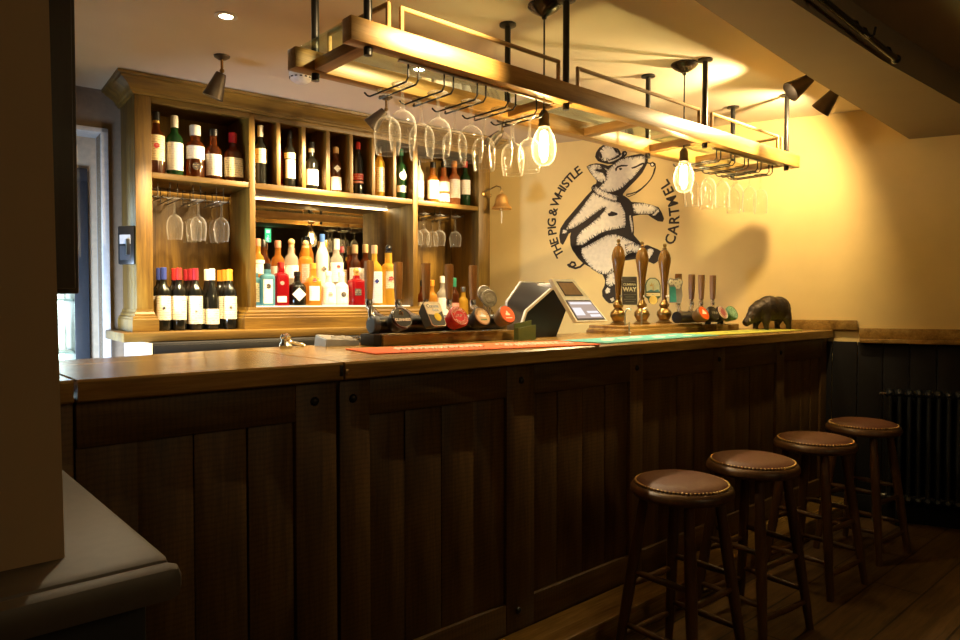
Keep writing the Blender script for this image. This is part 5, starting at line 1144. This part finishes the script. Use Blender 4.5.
mb.build('hatching', 'murdark', t, ang=0)
mb = MB(FW)
for key, r_ in (('chain', .0042), ('chain2', .0028), ('tail', .0075)):
    mb.tube([(u, -.0022, z) for u, z in MURAL[key]], r_, 6)
mb.f = FW @ Matrix.Translation((0, -.0020, 0)) @ Matrix.Diagonal((1, .12, 1, 1))
mb.build('chain_and_tail', 'murdark', t)
mb = MB(FW); flatpoly(MURAL['whistle'], -.0012, mb); mb.build('whistle_outline', 'murdark', t, ang=0)
mb = MB(FW); flatpoly(MURAL['whistlein'], -.0018, mb); mb.build('whistle_highlight', 'murcream', t, ang=0)
cx, cz, rr = -1.5128, 1.8142, .425
def ringtext(s, a0, a1, inward, size, adj):
    mbs = []; n_ = len(s)
    wd = {'I': .5, ' ': .5, '&': 1.15, 'W': 1.6, 'M': 1.45, 'L': .88, 'E': .95, 'T': .95, 'H': 1.2, 'G': 1.2, 'C': 1.15, 'A': 1.1, 'S': .95, 'R': 1.05}
    ws = [wd.get(c, 1.) for c in s]; tot = sum(ws); acc = 0
    for c, w in zip(s, ws):
        a = a0+(a1-a0)*(acc+w/2)/tot; acc += w
        if c == ' ': continue
        px, pz = cx+rr*math.cos(R(a)), cz+rr*math.sin(R(a))
        rot = a-90 if not inward else a+90
        m_ = FW @ Matrix.Translation((px, -.0012, pz)) @ Matrix.Rotation(R(90), 4, 'X') @ Matrix.Rotation(R(rot), 4, 'Z')
        mbs.append(textmb(c, size, m_, ext=.0006, bold=size*.022))
    return join(mbs)
ringtext('THE PIG & WHISTLE', 212, 120.5, False, .088, 0).build('lettering', 'murdark', t)
ringtext('CARTMEL', -24, 35, True, .092, 0).build('lettering', 'murdark', t)

# green exit sign on the wall behind the customers, seen in the mirror
t = thing('exit_sign', 'lit green exit sign with a white running figure seen in the mirror', 'sign', (3.67, -2.295, 2.2))
MB().box((3.665, -2.299, 2.15), (3.765, -2.265, 2.36), .003).build('light_box', 'white', t)
MB().box((3.672, -2.2645, 2.158), (3.758, -2.262, 2.352)).build('panel', 'exit', t)
MB().sph((3.715, -2.26, 2.245), .010, 8, (1, .2, 1)).tube([(3.712, -2.261, 2.23), (3.705, -2.261, 2.195), (3.725, -2.261, 2.175), (3.718, -2.261, 2.15)], .006, 6).tube([(3.705, -2.261, 2.195), (3.690, -2.261, 2.165)], .006, 6).tube([(3.735, -2.261, 2.205), (3.711, -2.261, 2.222), (3.69, -2.261, 2.205)], .005, 6).box((3.69, -2.2618, 2.29), (3.742, -2.2612, 2.335)).build('running_figure', 'exitwhite', t)

# ------------------------------------------------------------------ light
W1 = (1, .68, .27); W2 = (1, .72, .36)
for k, x in enumerate((1.078, 2.01, 2.94)):
    light('downlight beam', 'SPOT', (x, 2.70, ZC-.012), 52, (1, .79, .48), (0, 0, -1), spot_size=R(125), spot_blend=.6, shadow_soft_size=.025)
for (p, d), e, sz in zip(SP, (135, 120, 105), (100, 100, 100)):
    light('cabinet spot beam', 'SPOT', p, e, W2, d, spot_size=R(sz), spot_blend=.5, shadow_soft_size=.03)
AIM = [(-.55, .80, -.38), (.22, .85, -.42)]
for (p, d), e, sz, am in zip(SB, (92, 40), (112, 150), AIM):
    light('gantry spot beam', 'SPOT', p, e, (1, .73, .36), am, spot_size=R(sz), spot_blend=.5, shadow_soft_size=.014)
light('gantry spot beam', 'SPOT', (1.45, 1.15, 2.30), 170, W2, (-.10, .56, -.27), spot_size=R(52), spot_blend=.9, shadow_soft_size=.03)
for x, y in BULBS: light('bulb glow', 'POINT', (x, y, 1.86), 9, W1, shadow_soft_size=.02)
light('cool fridge fill', 'AREA', (.10, 3.45, .90), 17, (.60, .77, 1), (1, .34, .10), size=.5, spread=R(110))  # unseen area lamp added for the fridge's cool light on the cabinet side
light('store room lamp', 'POINT', bb(-.1, 1.15, 2.15), 80, (1, .88, .7), shadow_soft_size=.1)
light('customer side fill', 'AREA', (1.7, -1.5, 2.25), 5.5, (1, .69, .33), (.05, 1, -.5), size=.9)  # added fill to brighten the bar front, no fixture there
w = bpy.data.worlds.new('dim room'); scn.world = w; w.use_nodes = True
w.node_tree.nodes['Background'].inputs[0].default_value = (1, .75, .5, 1); w.node_tree.nodes['Background'].inputs[1].default_value = .0

# ------------------------------------------------------------------ camera
cd = bpy.data.cameras.new('camera'); cam = bpy.data.objects.new('camera', cd); COL.objects.link(cam)
cd.sensor_width = 36; cd.lens = 695/960*36; cd.clip_start = .02
TH = math.atan(782/695); P_ = math.atan(19/695)
d = Vector((math.cos(TH)*math.cos(P_), math.sin(TH)*math.cos(P_), -math.sin(P_)))
cam.location = (0, 0, 1.27); cam.rotation_euler = d.to_track_quat('-Z', 'Y').to_euler()
scn.camera = cam
vs = scn.view_settings
vs.view_transform = 'Standard'; vs.look = 'None'; vs.gamma = 1; vs.use_curve_mapping = False; vs.exposure = 0.4
scn.cycles.max_bounces = 10; scn.cycles.transparent_max_bounces = 24; scn.cycles.glossy_bounces = 5; scn.cycles.caustics_reflective = False; scn.cycles.caustics_refractive = False
scn.cycles.use_denoising = True
scn.cycles.sample_clamp_indirect = 6
